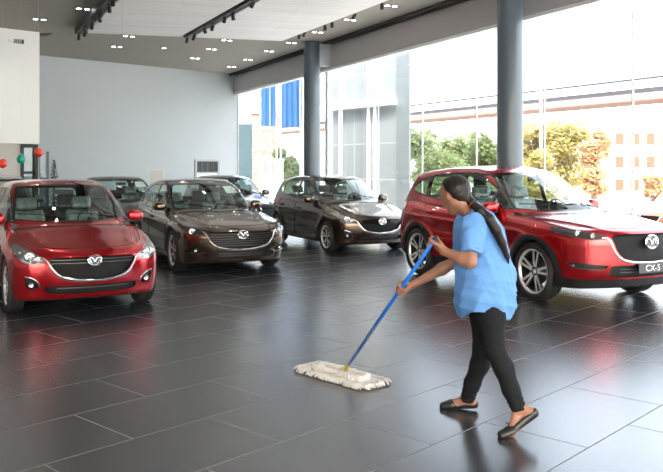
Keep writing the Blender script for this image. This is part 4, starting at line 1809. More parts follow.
link('dark_opening', bm, mat('hatch_dark', (0.03, 0.035, 0.04), 0.4), o)
for k in range(3):
    bm = nbm()
    q = pa + (pb - pa) * (0.27 + 0.23 * k)
    bbox(bm, q, q + e * 0.03, 0.02, 0.035, zof(172, dm), zt_ - 0.07)
    link('bar', bm, mat('hatch_bar', (0.12, 0.13, 0.14), 0.5), o)
bm = nbm()
bbox(bm, pa + e * 0.08, pb - e * 0.08, 0.0, 0.02, 0.9, zof(172, dm) - 0.05)
link('lower_panel', bm, M_WHITE, o)

# suspended white ceiling boards (three fields, skewed far end)
ZP = H - 0.13
M_BOARD = mat('white_ceiling_boards', (0.80, 0.79, 0.77), 0.6)
def board_mat(dirv):
    m, nt, b = nodes_of('ceiling_planks')
    tc = nt.nodes.new('ShaderNodeTexCoord')
    mp = nt.nodes.new('ShaderNodeMapping')
    mp.inputs['Rotation'].default_value = (0, 0, -math.atan2(dirv.y, dirv.x))
    nt.links.new(tc.outputs['Object'], mp.inputs['Vector'])
    br = nt.nodes.new('ShaderNodeTexBrick')
    br.inputs['Scale'].default_value = 1.0
    br.inputs['Brick Width'].default_value = 2.4
    br.inputs['Row Height'].default_value = 0.16
    br.inputs['Mortar Size'].default_value = 0.006
    br.inputs['Color1'].default_value = (0.93, 0.92, 0.90, 1)
    br.inputs['Color2'].default_value = (0.85, 0.84, 0.82, 1)
    br.inputs['Mortar'].default_value = (0.55, 0.54, 0.53, 1)
    nt.links.new(mp.outputs[0], br.inputs['Vector'])
    nt.links.new(br.outputs['Color'], b.inputs['Base Color'])
    b.inputs['Roughness'].default_value = 0.6
    return m
q0 = seen_at_height(86, 33, ZP)
q1 = seen_at_height(282, 41, ZP)
ed = (q1 - q0).normalized()
mb = board_mat(ed)
t1 = seen_at_height(180, 37, ZP)
x0, x1, x2 = q0.x, t1.x, q1.x
gap = 0.30
def yend(x):
    return q0.y + (x - q0.x) * ed.y / ed.x
fields = [(x0, x1), (x1 + gap, x2), (x0 - gap - 4.5, x0 - gap - 0.25)]
labs = ['white planked ceiling panel between the two lighting tracks', 'white planked ceiling panel nearest the glass wall', 'white planked ceiling panel left of the black lighting track']
for (a, b), lab in zip(fields[:2], labs):
    bm = nbm()
    prism(bm, [(a, YR + 0.3), (b, YR + 0.3), (b, yend(b)), (a, yend(a))], ZP, H, 'Z')
    o = tag(link('ceiling_panel', bm, mb), lab, 'ceiling panel')

# lighting tracks with spot heads
def spot_head(name='spotlight'):
    r = thing(name, None, None)
    bm = nbm()
    abox(bm, (0, 0, -0.012), (0.10, 0.05, 0.024), bev=0.004)
    link('mount', bm, M_BLACK, r)
    bm = nbm()
    atube(bm, [(0, 0, -0.02), (0, 0, -0.10)], 0.012, 8)
    link('stem', bm, M_BLACK, r)
    bm = nbm()
    M4 = Matrix.Translation((0, 0, -0.14)) @ Matrix.Rotation(math.radians(35), 4, 'X')
    lathe(bm, [(0, 0.10), (0.040, 0.10), (0.050, 0.06), (0.058, -0.08), (0.054, -0.09), (0.046, -0.07), (0, -0.06)], 18, 'Z', M=M4)
    link('head', bm, M_BLACK, r, smooth=True)
    return r
head0 = spot_head()
head_used = False
def put_head(loc, rz, label, group):
    global head_used
    if not head_used:
        head_used = True
        o = head0
        o.location = loc
        o.rotation_euler = (0, 0, rz)
        o['label'] = label
        o['group'] = group
    else:
        o = dup(head0, loc, rz, label, group)
    o['category'] = 'spotlight'
    return o
tracks = [(x0 - 0.16, yend(x0) + 0.1, 'black lighting track along the left edge of the white panels', 'spotlights on the left track', 'black spotlight packed along the left ceiling track'),
          (x1 + gap / 2, yend(x1) + 0.1, 'black lighting track between the two white ceiling panels', 'spotlights on the middle track', 'black spotlight on the track between the white ceiling panels')]
for ti, (tx, ty, lab, grp, hl) in enumerate(tracks):
    bm = nbm()
    w_ = 0.20 if ti == 0 else 0.07
    abox(bm, (tx, (ty - 2.0) / 2, H - 0.09), (w_, ty + 2.0, 0.09 if ti else 0.14), bev=0.006)
    tag(link('lighting_track', bm, M_DARKGAP), lab, 'lighting track')
    offs = [0.25, 0.8, 1.3, 1.9, 2.3, 2.9, 3.5, 4.1, 4.8] if ti == 0 else [0.3, 0.75, 1.9, 2.3, 3.4, 3.8, 5.2]
    for k, of in enumerate(offs):
        hd_ = put_head((tx + (0.03 if k % 2 else -0.03), ty - of, H - 0.13 - (0.03 if ti == 0 else 0)), 0.6 * math.sin(k * 2.3), hl, grp)
        if ti == 0:
            hd_.scale = (0.75, 0.75, 0.75)
for px, py in ((299, 32), (304, 30), (325, 23), (332, 20), (354, 12), (382, 1)):
    p = seen_at_height(px, py, H)
    put_head((p.x, p.y, H - 0.0), 0.5 * math.sin(px), 'black spotlight fixed to the ceiling strip beside the glass wall', 'ceiling spotlights near the windows')

# recessed twin downlights
M_LED = mat('led_disc', (1, 1, 1), 0.4, emis=(0.95, 0.97, 1.0), estr=14)
def downlight(loc, rz, twin):
    r = thing('downlight', None, 'downlight')
    bm = nbm()
    L_ = 0.36 if twin else 0.18
    abox(bm, (0, 0, -0.005), (L_, 0.16, 0.014), bev=0.003)
    link('trim_plate', bm, mat('downlight_plate', (0.20, 0.19, 0.18), 0.5), r)
    for x in ((-0.09, 0.09) if twin else (0,)):
        bm = nbm()
        lathe(bm, [(0.0, -0.016), (0.045, -0.016), (0.055, -0.012)], 16, 'Z', M=Matrix.Translation((x, 0, 0)))
        link('lamp', bm, M_LED, r)
    r.location = loc
    r.rotation_euler = (0, 0, rz)
    return r
dl0 = dl1 = None
for px, py, twin in ((39.5, 19, 1), (83, 8.5, 1), (129, 36, 1), (117, 46.5, 1), (164, 47.7, 0), (211.5, 49, 1), (195, 58, 1), (227, 40, 1), (269, 51, 1), (248, 59.5, 1), (231.5, 66.5, 1), (291.5, 42.6, 1), (317.5, 32, 1), (350, 19.5, 1), (391, 5.5, 1)):
    p = seen_at_height(px, py, H)
    if twin:
        o = downlight(p, 0, True) if dl0 is None else dup(dl0, p, 0)
        dl0 = dl0 or o
    else:
        o = downlight(p, 0, False)
    if not twin:
        o['label'] = 'single round downlight in the taupe ceiling over the far wall'
    else:
        o['group'] = 'twin ceiling downlights'
        o['label'] = 'twin-lamp recessed downlight in the taupe ceiling'

# more of the same fittings over the rest of the hall (they sparkle in the bonnets)
for ix in range(7):
    for iy in range(8):
        x, y = XL + 3.2 + ix * 3.0, YR + 1.2 + iy * 2.3
        if x0 - 0.6 < x < x2 + 0.3:
            z_ = ZP
        else:
            z_ = H
        if x > 9 or (x > 0 and y > 9.5) or (z_ == ZP and abs(x - (x1 + gap / 2)) < 0.4):
            continue
        if (Vector((x, y, 0)) - CORNER).dot(BN) < -0.8 and not ((Vector((x, y, 0)) - Pe).dot(BN) > -0.5 and (Vector((x, y, 0)) - Pe).dot(BD) < 0.5):
            if z_ == ZP:
                dup(dl0, (x, y, z_), 0, 'twin-lamp downlight set into the white planked ceiling panels', 'downlights in the white ceiling panels')
            else:
                dup(dl0, (x, y, z_), 0)
# the light those fittings give, all over the room
def lamp_at(x, y, e):
    l = bpy.data.lights.new('downlight_glow', 'SPOT')
    l.energy = e
    l.spot_size = math.radians(150)
    l.spot_blend = 0.8
    l.shadow_soft_size = 0.06
    l.color = (1.0, 0.97, 0.93)
    o = bpy.data.objects.new('downlight_glow', l)
    COL.objects.link(o)
    o.location = (x, y, H - 0.16)
for ix in range(6):
    for iy in range(7):
        x, y = XL + 2.5 + ix * 3.9, YR + 1.5 + iy * 3.9
        if (Vector((x, y, 0)) - CORNER).dot(BN) < -0.8 and not ((Vector((x, y, 0)) - Pe).dot(BN) > -0.5 and (Vector((x, y, 0)) - Pe).dot(BD) < 0.5):
            if x < 8.0:
                lamp_at(x, y, 34)

# small white camera bracket on the white block; dark ceiling slot
c0 = spot(15, 19.78, zof(41, 19.78))
r = thing('security_camera', 'small security camera on the high white wall block', 'security camera', c0, math.atan2(BD.y, BD.x))
bm = nbm()
abox(bm, (-0.10, -0.02, 0), (0.12, 0.06, 0.06), bev=0.01)
link('bracket', bm, M_WHITE, r)
bm = nbm()
lathe(bm, [(0, -0.03), (0.05, -0.03), (0.055, 0.16), (0, 0.16)], 16, 'X')
link('camera_housing', bm, mat('camera_grey', (0.30, 0.30, 0.30), 0.4), r, smooth=True)
bm = nbm()
lathe(bm, [(0.052, 0.155), (0.056, 0.20), (0.0, 0.19)], 16, 'X')
link('lens_hood', bm, M_BLACK, r, smooth=True)
sl = [seen_at_height(40, 33.5, H), seen_at_height(52, 33, H), seen_at_height(48, 35.5, H), seen_at_height(40, 35.8, H)]
bm = nbm()
prism(bm, [(p.x, p.y) for p in sl], H - 0.012, H + 0.01, 'Z')
tag(link('ceiling_vent', bm, M_DARKGAP), 'dark ceiling vent beside the top of the white block', 'ceiling vent')

# balloons, little tree, white display board
def balloon(px, py, d, m, lab):
    p = spot(px, d, zof(py, d))
    r = thing('balloon', lab, 'balloon', p)
    bm = nbm()
    R_ = 4.2 * d / FPX
    prof = []
    for k in range(15):
        t = PI * k / 14
        prof.append((R_ * math.sin(t) * (1 - 0.10 * math.cos(t) * -1), -R_ * 1.12 * math.cos(t)))
    prof[0] = (0.0, prof[0][1]); prof[-1] = (0.0, prof[-1][1])
    lathe(bm, prof, 20, 'Z')
    bmesh.ops.remove_doubles(bm, verts=bm.verts, dist=1e-5)
    link('balloon_skin', bm, m, r, smooth='all')
    bm = nbm()
    lathe(bm, [(0.004, R_ * 1.1), (0.016, R_ * 1.24), (0.0, R_ * 1.2)], 10, 'Z')
    link('knot', bm, M_WHITE, r)
    bm = nbm()
    atube(bm, [(0, 0, R_ * 1.15), (0, 0, H - p.z + 0.01)], 0.0008, 4)
    link('string', bm, M_FRAME, r)
    return r
BRED = mat('red_balloon', (0.80, 0.05, 0.03), 0.25, coat=0.5)
BGRN = mat('green_balloon', (0.0, 0.36, 0.24), 0.25, coat=0.5)
balloon(2.8, 163.5, 16.0, BRED, 'red balloon at the far left, just above a car roof')
balloon(21, 159, 16.2, BGRN, 'green balloon hanging in front of the doorway')
balloon(38.5, 152.5, 16.4, BRED, 'red balloon hanging at the corner of the white block')

d = 22.0
p = spot(54, d)
r = thing('christmas_tree', 'small dark green christmas tree against the grey far wall', 'christmas tree', p)
bm = nbm()
atube(bm, [(0, 0, 0), (0, 0, 1.75)], [0.03, 0.01], 8)
link('trunk', bm, mat('tree_bark', (0.08, 0.05, 0.03), 0.9), r)
bm = nbm()
ht = zof(160, d)
rg = random.Random(3)
for k in range(420):
    t = rg.random() ** 0.8
    z = 0.3 + (ht - 0.3) * t
    rad = 0.36 * (1 - t) ** 0.9 + 0.02
    a = rg.random() * 2 * PI
    l = rad * (0.6 + 0.4 * rg.random())
    c, s_ = math.cos(a), math.sin(a)
    b0 = Vector((0, 0, z))
    b1 = Vector((c * l, s_ * l, z - l * 0.25))
    sd = Vector((-s_, c, 0)) * 0.035
    up = Vector((0, 0, 0.02))
    v = [bm.verts.new(x) for x in (b0 - sd * 0.3, b1 - sd * 0.6 + up, b1 + (b1 - b0) * 0.12, b1 + sd * 0.6 + up, b0 + sd * 0.3)]
    bm.faces.new(v)
link('needles', bm, mat('fir_green', (0.02, 0.055, 0.035), 0.8), r)

d = 24.0
p, q = spot(149.5, d), spot(164, d)
bm = nbm()
n_ = (q - p).normalized()
wall_box(bm, p, q, 0.9, zof(171, d), 0.05, Vector((-n_.y, n_.x, 0)))
r = tag(link('display_board', bm, M_WHITE), 'white display board standing behind the black saloon', 'display board')
bm = nbm()
wall_box(bm, p + n_ * 0.03, p + n_ * 0.07, 0, 0.9, 0.04, Vector((-n_.y, n_.x, 0)))
link('leg', bm, M_ALLOY, r)
bm = nbm()
wall_box(bm, q - n_ * 0.07, q - n_ * 0.03, 0, 0.9, 0.04, Vector((-n_.y, n_.x, 0)))
link('leg', bm, M_ALLOY, r)
# =================================================================== outside the glass
M_PAVE = mat('pale_paving', (0.78, 0.76, 0.72), 0.8, noise=(0.4, 0.08))
bm = nbm()
abox(bm, (XG + 60.15, 20, -0.16), (120, 160, 0.2))
bm2 = bm
o = link('ground', bm, M_PAVE)
o['kind'] = 'structure'

# grey panelled wing of the building beyond the glass
M_CLAD = None
def clad_mat():
    m, nt, b = nodes_of('grey_cladding')
    tc = nt.nodes.new('ShaderNodeTexCoord')
    sp = nt.nodes.new('ShaderNodeSeparateXYZ')
    nt.links.new(tc.outputs['Object'], sp.inputs[0])
    cb = nt.nodes.new('ShaderNodeCombineXYZ')
    nt.links.new(sp.outputs['X'], cb.inputs[0])
    nt.links.new(sp.outputs['Z'], cb.inputs[1])
    br = nt.nodes.new('ShaderNodeTexBrick')
    br.offset = 0
    br.inputs['Brick Width'].default_value = 1.3
    br.inputs['Row Height'].default_value = 1.25
    br.inputs['Scale'].default_value = 1
    br.inputs['Mortar Size'].default_value = 0.02
    br.inputs['Color1'].default_value = (0.15, 0.17, 0.182, 1)
    br.inputs['Color2'].default_value = (0.175, 0.195, 0.21, 1)
    br.inputs['Mortar'].default_value = (0.27, 0.29, 0.31, 1)
    nt.links.new(cb.outputs[0], br.inputs['Vector'])
    nt.links.new(br.outputs['Color'], b.inputs['Base Color'])
    b.inputs['Roughness'].default_value = 0.5
    return m
dA, dB = 30.0, 26.5
pA, pB = spot(333, dA), spot(411, dB)
L_ = (pB - pA)
ln = math.hypot(L_.x, L_.y)
ang = math.atan2(L_.y, L_.x)
r = thing('building_wing', 'pale grey panelled building wing standing close outside the glass', 'building', pA, ang)
bm = nbm()
Rz = Matrix.Rotation(-ang, 4, 'Z')
bk = [Rz @ (spot(x_, d_) - pA) for x_, d_ in ((404, 34.0), (325, 36.0))]
prism(bm, [(0, 0), (ln, 0), (bk[0].x, bk[0].y), (bk[1].x, bk[1].y)], -0.06, 9.0, 'Z')
link('cladding', bm, clad_mat(), r)
bm = nbm()
abox(bm, (ln * 0.92, -0.03, 4.5), (ln * 0.15, 0.06, 9.0))
link('corner_pier', bm, mat('pier_grey', (0.11, 0.13, 0.14), 0.5), r)
bm = nbm()
zc = zof(104, 28)
abox(bm, (ln * 0.42, -0.2, zc), (ln * 0.86, 0.4, 0.20))  # white band across the wing's front
link('white_band', bm, M_FRAME, r)
for fx in (0.12, 0.5, 0.58):  # paired white reflections and one joint line, built as upright strips
    bm = nbm()
    abox(bm, (ln * fx, -0.05, 4.5), (0.10 if fx < .2 else 0.07, 0.10, 9.0))
    link('white_streak', bm, M_FRAME, r)

# blue hanging banners
M_BLUE = mat('blue_banner', (0.012, 0.085, 0.27), 0.6)
for (a, b), y1 in (((261, 276), 126), ((281.5, 302), 127)):
    d = 36.0
    p, q = spot(a, d), spot(b, d)
    e = (q - p)
    l = e.length
    ang = math.atan2(e.y, e.x)
    z0, z1 = zof(y1, d), zof(66, d)
    r = thing('banner', 'tall pleated blue banner, ' + ('narrower one nearer the room corner' if a < 270 else 'wider one beside the slate column'), 'banner', (p.x, p.y, 0), ang)
    bm = nbm()
    n = 40
    va = []
    for k in range(n + 1):
        t = k / n
        y = 0.06 * math.sin(t * l / 0.12 * PI)
        va.append((bm.verts.new((t * l, y, z0)), bm.verts.new((t * l, y, z1)), bm.verts.new((t * l, y + 0.02, z0)), bm.verts.new((t * l, y + 0.02, z1))))
    for k in range(n):
        bm.faces.new((va[k][0], va[k + 1][0], va[k + 1][1], va[k][1]))
        bm.faces.new((va[k][2], va[k][3], va[k + 1][3], va[k + 1][2]))
        bm.faces.new((va[k][0], va[k][2], va[k + 1][2], va[k + 1][0]))
    link('banner_cloth', bm, M_BLUE, r)
    bm = nbm()
    atube(bm, [(-0.05, 0, z1), (l + 0.05, 0, z1)], 0.04, 8)
    link('top_pole', bm, M_FRAME, r)
    for xx in (-0.03, l + 0.03):
        bm = nbm()
        atube(bm, [(xx, 0, -0.06), (xx, 0, z1 + 0.1)], 0.03, 8)
        link('upright', bm, M_FRAME, r)


def house(name, lab, px0, px1, d, y_top, wallm, depth=6, floors=3, cols=4, winm=None, cat='building'):
    p, q = spot(px0, d), spot(px1, d)
    e = q - p
    l = e.length
    z1 = zof(y_top, d)
    r = thing(name, lab, cat, (p.x, p.y, -0.06), math.atan2(e.y, e.x))
    bm = nbm()
    abox(bm, (l / 2, depth / 2, z1 / 2), (l, depth, z1))
    link('walls', bm, wallm, r)
    bm = nbm()
    abox(bm, (l / 2, depth / 2, z1 + 0.1), (l + 0.4, depth + 0.4, 0.25))
    link('roof', bm, M_FRAME, r)
    fh = z1 / floors
    for i in range(floors):
        for j in range(cols):
            bm = nbm()
            abox(bm, (l * (j + 0.5) / cols, -0.02, fh * (i + 0.55)), (l / cols * 0.5, 0.06, fh * 0.5))
            w = link('window', bm, winm, r)
            bm = nbm()
            abox(bm, (l * (j + 0.5) / cols, -0.07, fh * (i + 0.28)), (l / cols * 0.6, 0.14, 0.08))
            link('sill', bm, M_FRAME, w)
    return r


M_PINK = mat('pinkish_render', (0.24, 0.16, 0.13), 0.8)
M_OWHITE = mat('warm_white_render', (0.46, 0.37, 0.30), 0.8)
M_OWIN = mat('warm_window', (0.13, 0.045, 0.025), 0.5)
M_TEAL = mat('teal_hoarding', (0.005, 0.035, 0.05), 0.6)
M_GWIN = mat('grey_window', (0.13, 0.15, 0.15), 0.4)
house('house', 'pinkish three storey building behind the blue banners', 251, 274, 44, 112, M_PINK, 6, 4, 3, M_GWIN)
house('house', 'pale tall block at the far corner of the glass wall', 228, 250, 52, 60, M_FRAME, 6, 6, 3, M_GWIN)
house('house', 'warm white building with orange tinted windows beyond the street', 612, 720, 46, 128, M_OWHITE, 8, 3, 7, M_OWIN)
# teal hoarding
d = 40
p, q = spot(237, d), spot(252, d)
bm = nbm()
n_ = (q - p).normalized()
wall_box(bm, p, q, -0.06, zof(124, d), 0.1, Vector((-n_.y, n_.x, 0)))
tag(link('hoarding', bm, M_TEAL), 'dark teal hoarding outside the window by the room corner', 'hoarding')

# railing with balusters
d = 34
p, q = spot(258, d), spot(284, d)
e = (q - p)
l = e.length
r = thing('railing', 'low white balustrade in front of the pink building', 'railing', (p.x, p.y, -0.06), math.atan2(e.y, e.x))
zr = zof(159, d)
bm = nbm()
abox(bm, (l / 2, 0, zr), (l, 0.12, 0.10))
link('top_rail', bm, M_FRAME, r)
bm = nbm()
abox(bm, (l / 2, 0, zr * 0.28), (l, 0.3, zr * 0.56))
link('base_wall', bm, mat('base_wall_pale', (0.6, 0.58, 0.54), 0.8), r)
for k in range(7):
    bm = nbm()
    abox(bm, (l * (k + 0.5) / 7, 0, zr * 0.78), (0.08, 0.08, zr * 0.46))
    link('baluster', bm, M_FRAME, r)

# elevated road
def road_pt(px, d, z):
    return spot(px, d, z)
ra, rb = W((200 - 331.5) / FPX * 105, 105), W((900 - 331.5) / FPX * 44, 44)
zroad = 168 - 0
r = thing('elevated_road', 'long elevated road crossing behind the trees', 'bridge', (0, 0, 0))
bm = nbm()
# deck passes through two sight points at the same height
d1 = 80.0
z_d = zof(115, d1)
d2 = (z_d - EYE) * FPX / (168 - 90)
P1, P2 = spot(411, d1), spot(663, d2)
e = (P2 - P1).normalized()
A_, B_ = P1 - e * 60, P2 + e * 40
nrm = Vector((-e.y, e.x, 0))
if nrm.dot(P1) < 0:
    nrm = -nrm
wall_box(bm, A_, B_, z_d - 0.05, z_d + 0.28, 9.0, nrm)
M_ROAD = mat('bridge_concrete', (0.035, 0.035, 0.045), 0.8)
link('deck', bm, M_ROAD, r)
bm = nbm()
wall_box(bm, A_ - nrm * 0.25, B_ - nrm * 0.25, z_d - 0.85, z_d - 0.6, 0.5, nrm)
link('girder', bm, mat('bridge_girder', (0.09, 0.045, 0.03), 0.8), r)
bm = nbm()
wall_box(bm, A_, B_, z_d - 0.6, z_d - 0.05, 0.15, nrm)
link('fascia', bm, mat('bridge_fascia', (0.22, 0.18, 0.16), 0.8), r)
bm = nbm()
wall_box(bm, A_ - nrm * 0.1, B_ - nrm * 0.1, z_d + 0.85, z_d + 1.0, 0.1, nrm)
link('parapet_rail', bm, M_ROAD, r)
for k in range(6):
    t = k / 5
    c = P1 + (P2 - P1) * (t * 1.3 - 0.15)
    bm = nbm()
    abox(bm, (c.x + nrm.x * 4.5, c.y + nrm.y * 4.5, z_d / 2 - 0.5), (1.2, 1.2, z_d - 0.9), rz=math.atan2(e.y, e.x))
    link('pier', bm, M_PAVE, r)

# street lamp
for px, d, yt in ((541, 40, 82),):
    p = spot(px, d)
    r = thing('street_lamp', 'thin street lamp standing beyond the elevated road, right of the column', 'street lamp', (p.x, p.y, -0.06))
    bm = nbm()
    atube(bm, [(0, 0, 0), (0, 0, zof(yt, d))], [0.07, 0.05], 8)
    link('pole', bm, M_JOINT, r)
    bm = nbm()
    z = zof(yt, d)
    atube(bm, [(0, 0, z), (0.3, -0.15, z + 0.12), (0.9, -0.4, z + 0.15)], 0.04, 6)
    link('arm', bm, M_JOINT, r)
    bm = nbm()
    abox(bm, (1.1, -0.5, z + 0.13), (0.6, 0.25, 0.1), rz=-0.4, bev=0.02)
    link('lamp_head', bm, M_JOINT, r)


# trees
def tree(px, d, y_top, wpx, col, lab, seed, base=0.08, group='trees outside the glass wall'):
    p = spot(px, d)
    h_ = zof(y_top, d)
    w_ = wpx * d / FPX / 2
    r = thing('tree', lab, 'tree', (p.x, p.y, -0.06), 0, group)
    rg = random.Random(seed)
    bm = nbm()
    atube(bm, [(0, 0, 0), (0.05, 0, h_ * 0.4), (0, 0.05, h_ * 0.7)], [0.16, 0.11, 0.05], 8)
    for k in range(5):
        a = k * 1.3
        atube(bm, [(0, 0, h_ * (0.3 + 0.06 * k)), (math.cos(a) * w_ * 0.5, math.sin(a) * w_ * 0.5, h_ * (0.5 + 0.07 * k))], [0.06, 0.02], 6)
    link('trunk', bm, mat('bark', (0.16, 0.11, 0.08), 0.9), r)
    bm = nbm()
    lobes = [(rg.uniform(-.5, .5) * w_, rg.uniform(-.5, .5) * w_, h_ * (base + (1 - base) * rg.uniform(0.05, 0.82)), w_ * rg.uniform(0.35, 0.55)) for _ in range(16)]
    for k in range(5200):
        lx, ly, lz, lr = lobes[rg.randrange(16)]
        u = Vector((rg.gauss(0, 1), rg.gauss(0, 1), rg.gauss(0, 1))).normalized() * lr * rg.uniform(0.7, 1.08)
        c = Vector((lx, ly, lz)) + Vector((u.x, u.y, u.z * 0.8))
        if c.z > h_ or c.z < 0.3:
            continue
        s_ = rg.uniform(0.07, 0.15) * d / 40
        a = Vector((rg.gauss(0, 1), rg.gauss(0, 1), rg.gauss(0, 1))).normalized()
        b = a.orthogonal().normalized()
        v = [bm.verts.new(c + q) for q in (a * s_, b * s_ * 0.5, -a * s_, -b * s_ * 0.5)]
        bm.faces.new(v)
    link('foliage', bm, col, r)
    return r


def leafm(name, col):
    if name in MATS:
        return MATS[name]
    m, nt, b = nodes_of(name)
    b.inputs['Base Color'].default_value = col + (1,)
    b.inputs['Roughness'].default_value = 0.6
    tr = nt.nodes.new('ShaderNodeBsdfTranslucent')
    tr.inputs['Color'].default_value = tuple(min(1, c * 1.3) for c in col) + (1,)
    mx = nt.nodes.new('ShaderNodeMixShader')
    mx.inputs[0].default_value = 0.45
    out = nt.nodes['Material Output']
    nt.links.new(b.outputs[0], mx.inputs[1])
    nt.links.new(tr.outputs[0], mx.inputs[2])
    nt.links.new(mx.outputs[0], out.inputs[0])
    MATS[name] = m
    return m
LG = leafm('leaf_green', (0.15, 0.20, 0.08))
LP = leafm('leaf_pale', (0.21, 0.26, 0.14))
LY = leafm('leaf_gold', (0.34, 0.29, 0.10))
LO = leafm('leaf_orange', (0.50, 0.34, 0.20))
tree(425, 40, 120, 52, LP, 'pale green tree outside, right of the grey building wing', 1)
tree(452, 46, 118, 58, LG, 'green tree outside, left of the nearer column, taller of the pair', 2)
tree(480, 42, 128, 50, LG, 'green tree outside directly left of the nearer column', 3)
tree(440, 34, 150, 60, LG, 'low green tree in front of the taller ones, above the red car roof', 4)
tree(533, 44, 116, 40, LY, 'golden green tree just right of the nearer column', 5)
tree(566, 42, 108, 56, LY, 'large golden tree below the elevated road', 6)
tree(594, 40, 120, 34, LO, 'orange tinted tree beside the warm white building', 7)
tree(545, 36, 146, 50, LY, 'low golden bush-like tree above the red car roof, right of column', 8)
tree(287, 40, 138, 34, LG, 'green tree between the blue banners and the balustrade', 9)
tree(655, 38, 172, 26, LO, 'small orange tinted tree near the right edge', 10)

# sky and sun
w = bpy.data.worlds.new('World')
SC.world = w
w.use_nodes = True
nt = w.node_tree
bg = nt.nodes['Background']
sky = nt.nodes.new('ShaderNodeTexSky')
sky.sky_type = 'NISHITA'
sky.sun_disc = False
sky.sun_elevation = math.radians(40)
sky.sun_rotation = math.radians(200)
sky.air_density = 1.0
sky.dust_density = 5.0
mx = nt.nodes.new('ShaderNodeMix')
mx.data_type = 'RGBA'
mx.inputs[0].default_value = 0.80
mx.inputs[7].default_value = (1.0, 0.985, 0.96, 1)
nt.links.new(sky.outputs[0], mx.inputs[6])
nt.links.new(mx.outputs[2], bg.inputs['Color'])
bg.inputs['Strength'].default_value = 3.0
su = bpy.data.lights.new('sun', 'SUN')
su.energy = 4.0
su.angle = math.radians(1.0)
su.color = (1.0, 0.93, 0.82)
so = bpy.data.objects.new('sun', su)
COL.objects.link(so)
so.rotation_euler = Vector((0.75, 0.45, -1.0)).to_track_quat('-Z', 'Y').to_euler()
so['kind'] = 'structure'

# camera
cam = bpy.data.cameras.new('camera')
co = bpy.data.objects.new('camera', cam)
COL.objects.link(co)
co.location = (0, 0, EYE)
co.rotation_euler = (PI / 2, 0, -YAW)
cam.sensor_width = 36
cam.lens = FPX / 663 * 36
cam.shift_y = -(236 - 168) / 663
cam.clip_end = 500
SC.camera = co
SC.view_settings.view_transform = 'Standard'
SC.view_settings.look = 'None'
SC.view_settings.gamma = 1
SC.view_settings.exposure = 0.43
# =================================================================== the cars
P_RED = paint('deep_red_paint', (0.42, 0.003, 0.009), 0.7, 0.22)
P_BRONZE = paint('bronze_paint', (0.105, 0.077, 0.048), 0.9, 0.21)
P_BROWN = paint('brown_paint', (0.095, 0.062, 0.038), 0.9, 0.21)
P_BLACK = paint('black_paint', (0.012, 0.014, 0.014), 0.3, 0.3)
P_TAN = paint('tan_paint', (0.17, 0.085, 0.045), 0.3, 0.4)

SMALL_CAR = build_car(SMALL, 'red hatchback with front facing the viewer at the left', 'car', P_RED)
place(SMALL_CAR, -3.60, 10.62, 29)
MID_CAR = build_car(MID, 'bronze car with slatted grille parked behind the red hatchback', 'car', P_BRONZE)
place(MID_CAR, -2.33, 14.41, 25.5)
SUV_CAR = build_car(SUV, 'red SUV with black wheel-arch trim behind the woman', 'car', P_RED)
place(SUV_CAR, 2.745, 11.48, 25.5)


def another(src, old, new, label, name=None):
    r = dup(src, label=label)
    repaint(r, old, new)
    return r


c = another(SMALL_CAR, P_RED, P_BROWN, 'brown hatchback parked by the slate column at the window wall')
place(c, 0.10, 17.08, 25.5)
c = another(MID_CAR, P_BRONZE, P_BLACK, 'black car behind the red hatchback, only roof and windscreen showing')
place(c, -5.02, 18.9, 25.5)
c = another(MID_CAR, P_BRONZE, P_BLACK, 'dark car behind the bronze car, near the far wall')
place(c, -2.75, 21.6, 25.5)
c = another(SMALL_CAR, P_RED, P_BLACK, 'black car cut off by the left edge, under the red balloon')
place(c, -6.95, 16.4, 25.5)
c = another(SMALL_CAR, P_RED, P_TAN, 'tan car parked outside the glass at the right edge')
place(c, 8.55, 18.6, -62, -0.06)
# =================================================================== the woman with the mop
OX, OD = 0.95, 5.15          # her spot in the view frame
ROOTP = W(OX, OD)


def Q(px, py, d):
    """sight point at distance d -> her local frame"""
    return Vector(((px - 331.5) / FPX * d - OX, d - OD, EYE - (py - 168) * d / FPX))


class Caps:
    """smooth union of tapered capsules"""
    def __init__(self):
        self.c = []

    def add(self, a, b, ra, rb=None, k=0.02):
        self.c.append((np.array(a, float), np.array(b, float), ra, ra if rb is None else rb, k))
        return self

    def chain(self, pts, rs, k=0.02):
        for i in range(len(pts) - 1):
            self.add(pts[i], pts[i + 1], rs[i], rs[i + 1], k)
        return self

    @staticmethod
    def one(c, x, y, z):
        a, b, ra, rb, k = c
        d = b - a
        L2 = float(d @ d) + 1e-12
        t = np.clip(((x - a[0]) * d[0] + (y - a[1]) * d[1] + (z - a[2]) * d[2]) / L2, 0, 1)
        return np.sqrt((x - a[0] - t * d[0]) ** 2 + (y - a[1] - t * d[1]) ** 2 + (z - a[2] - t * d[2]) ** 2) - (ra + (rb - ra) * t)

    def __call__(self, x, y, z, infl=0.0):
        f = np.full_like(x, 1.0)
        for c in self.c:
            f = smin(f, self.one(c, x, y, z), c[4])
        return f - infl

    def box(self, m=0.05):
        lo = np.min([np.minimum(c[0], c[1]) - max(c[2], c[3]) for c in self.c], axis=0) - m
        hi = np.max([np.maximum(c[0], c[1]) + max(c[2], c[3]) for c in self.c], axis=0) + m
        return lo, hi


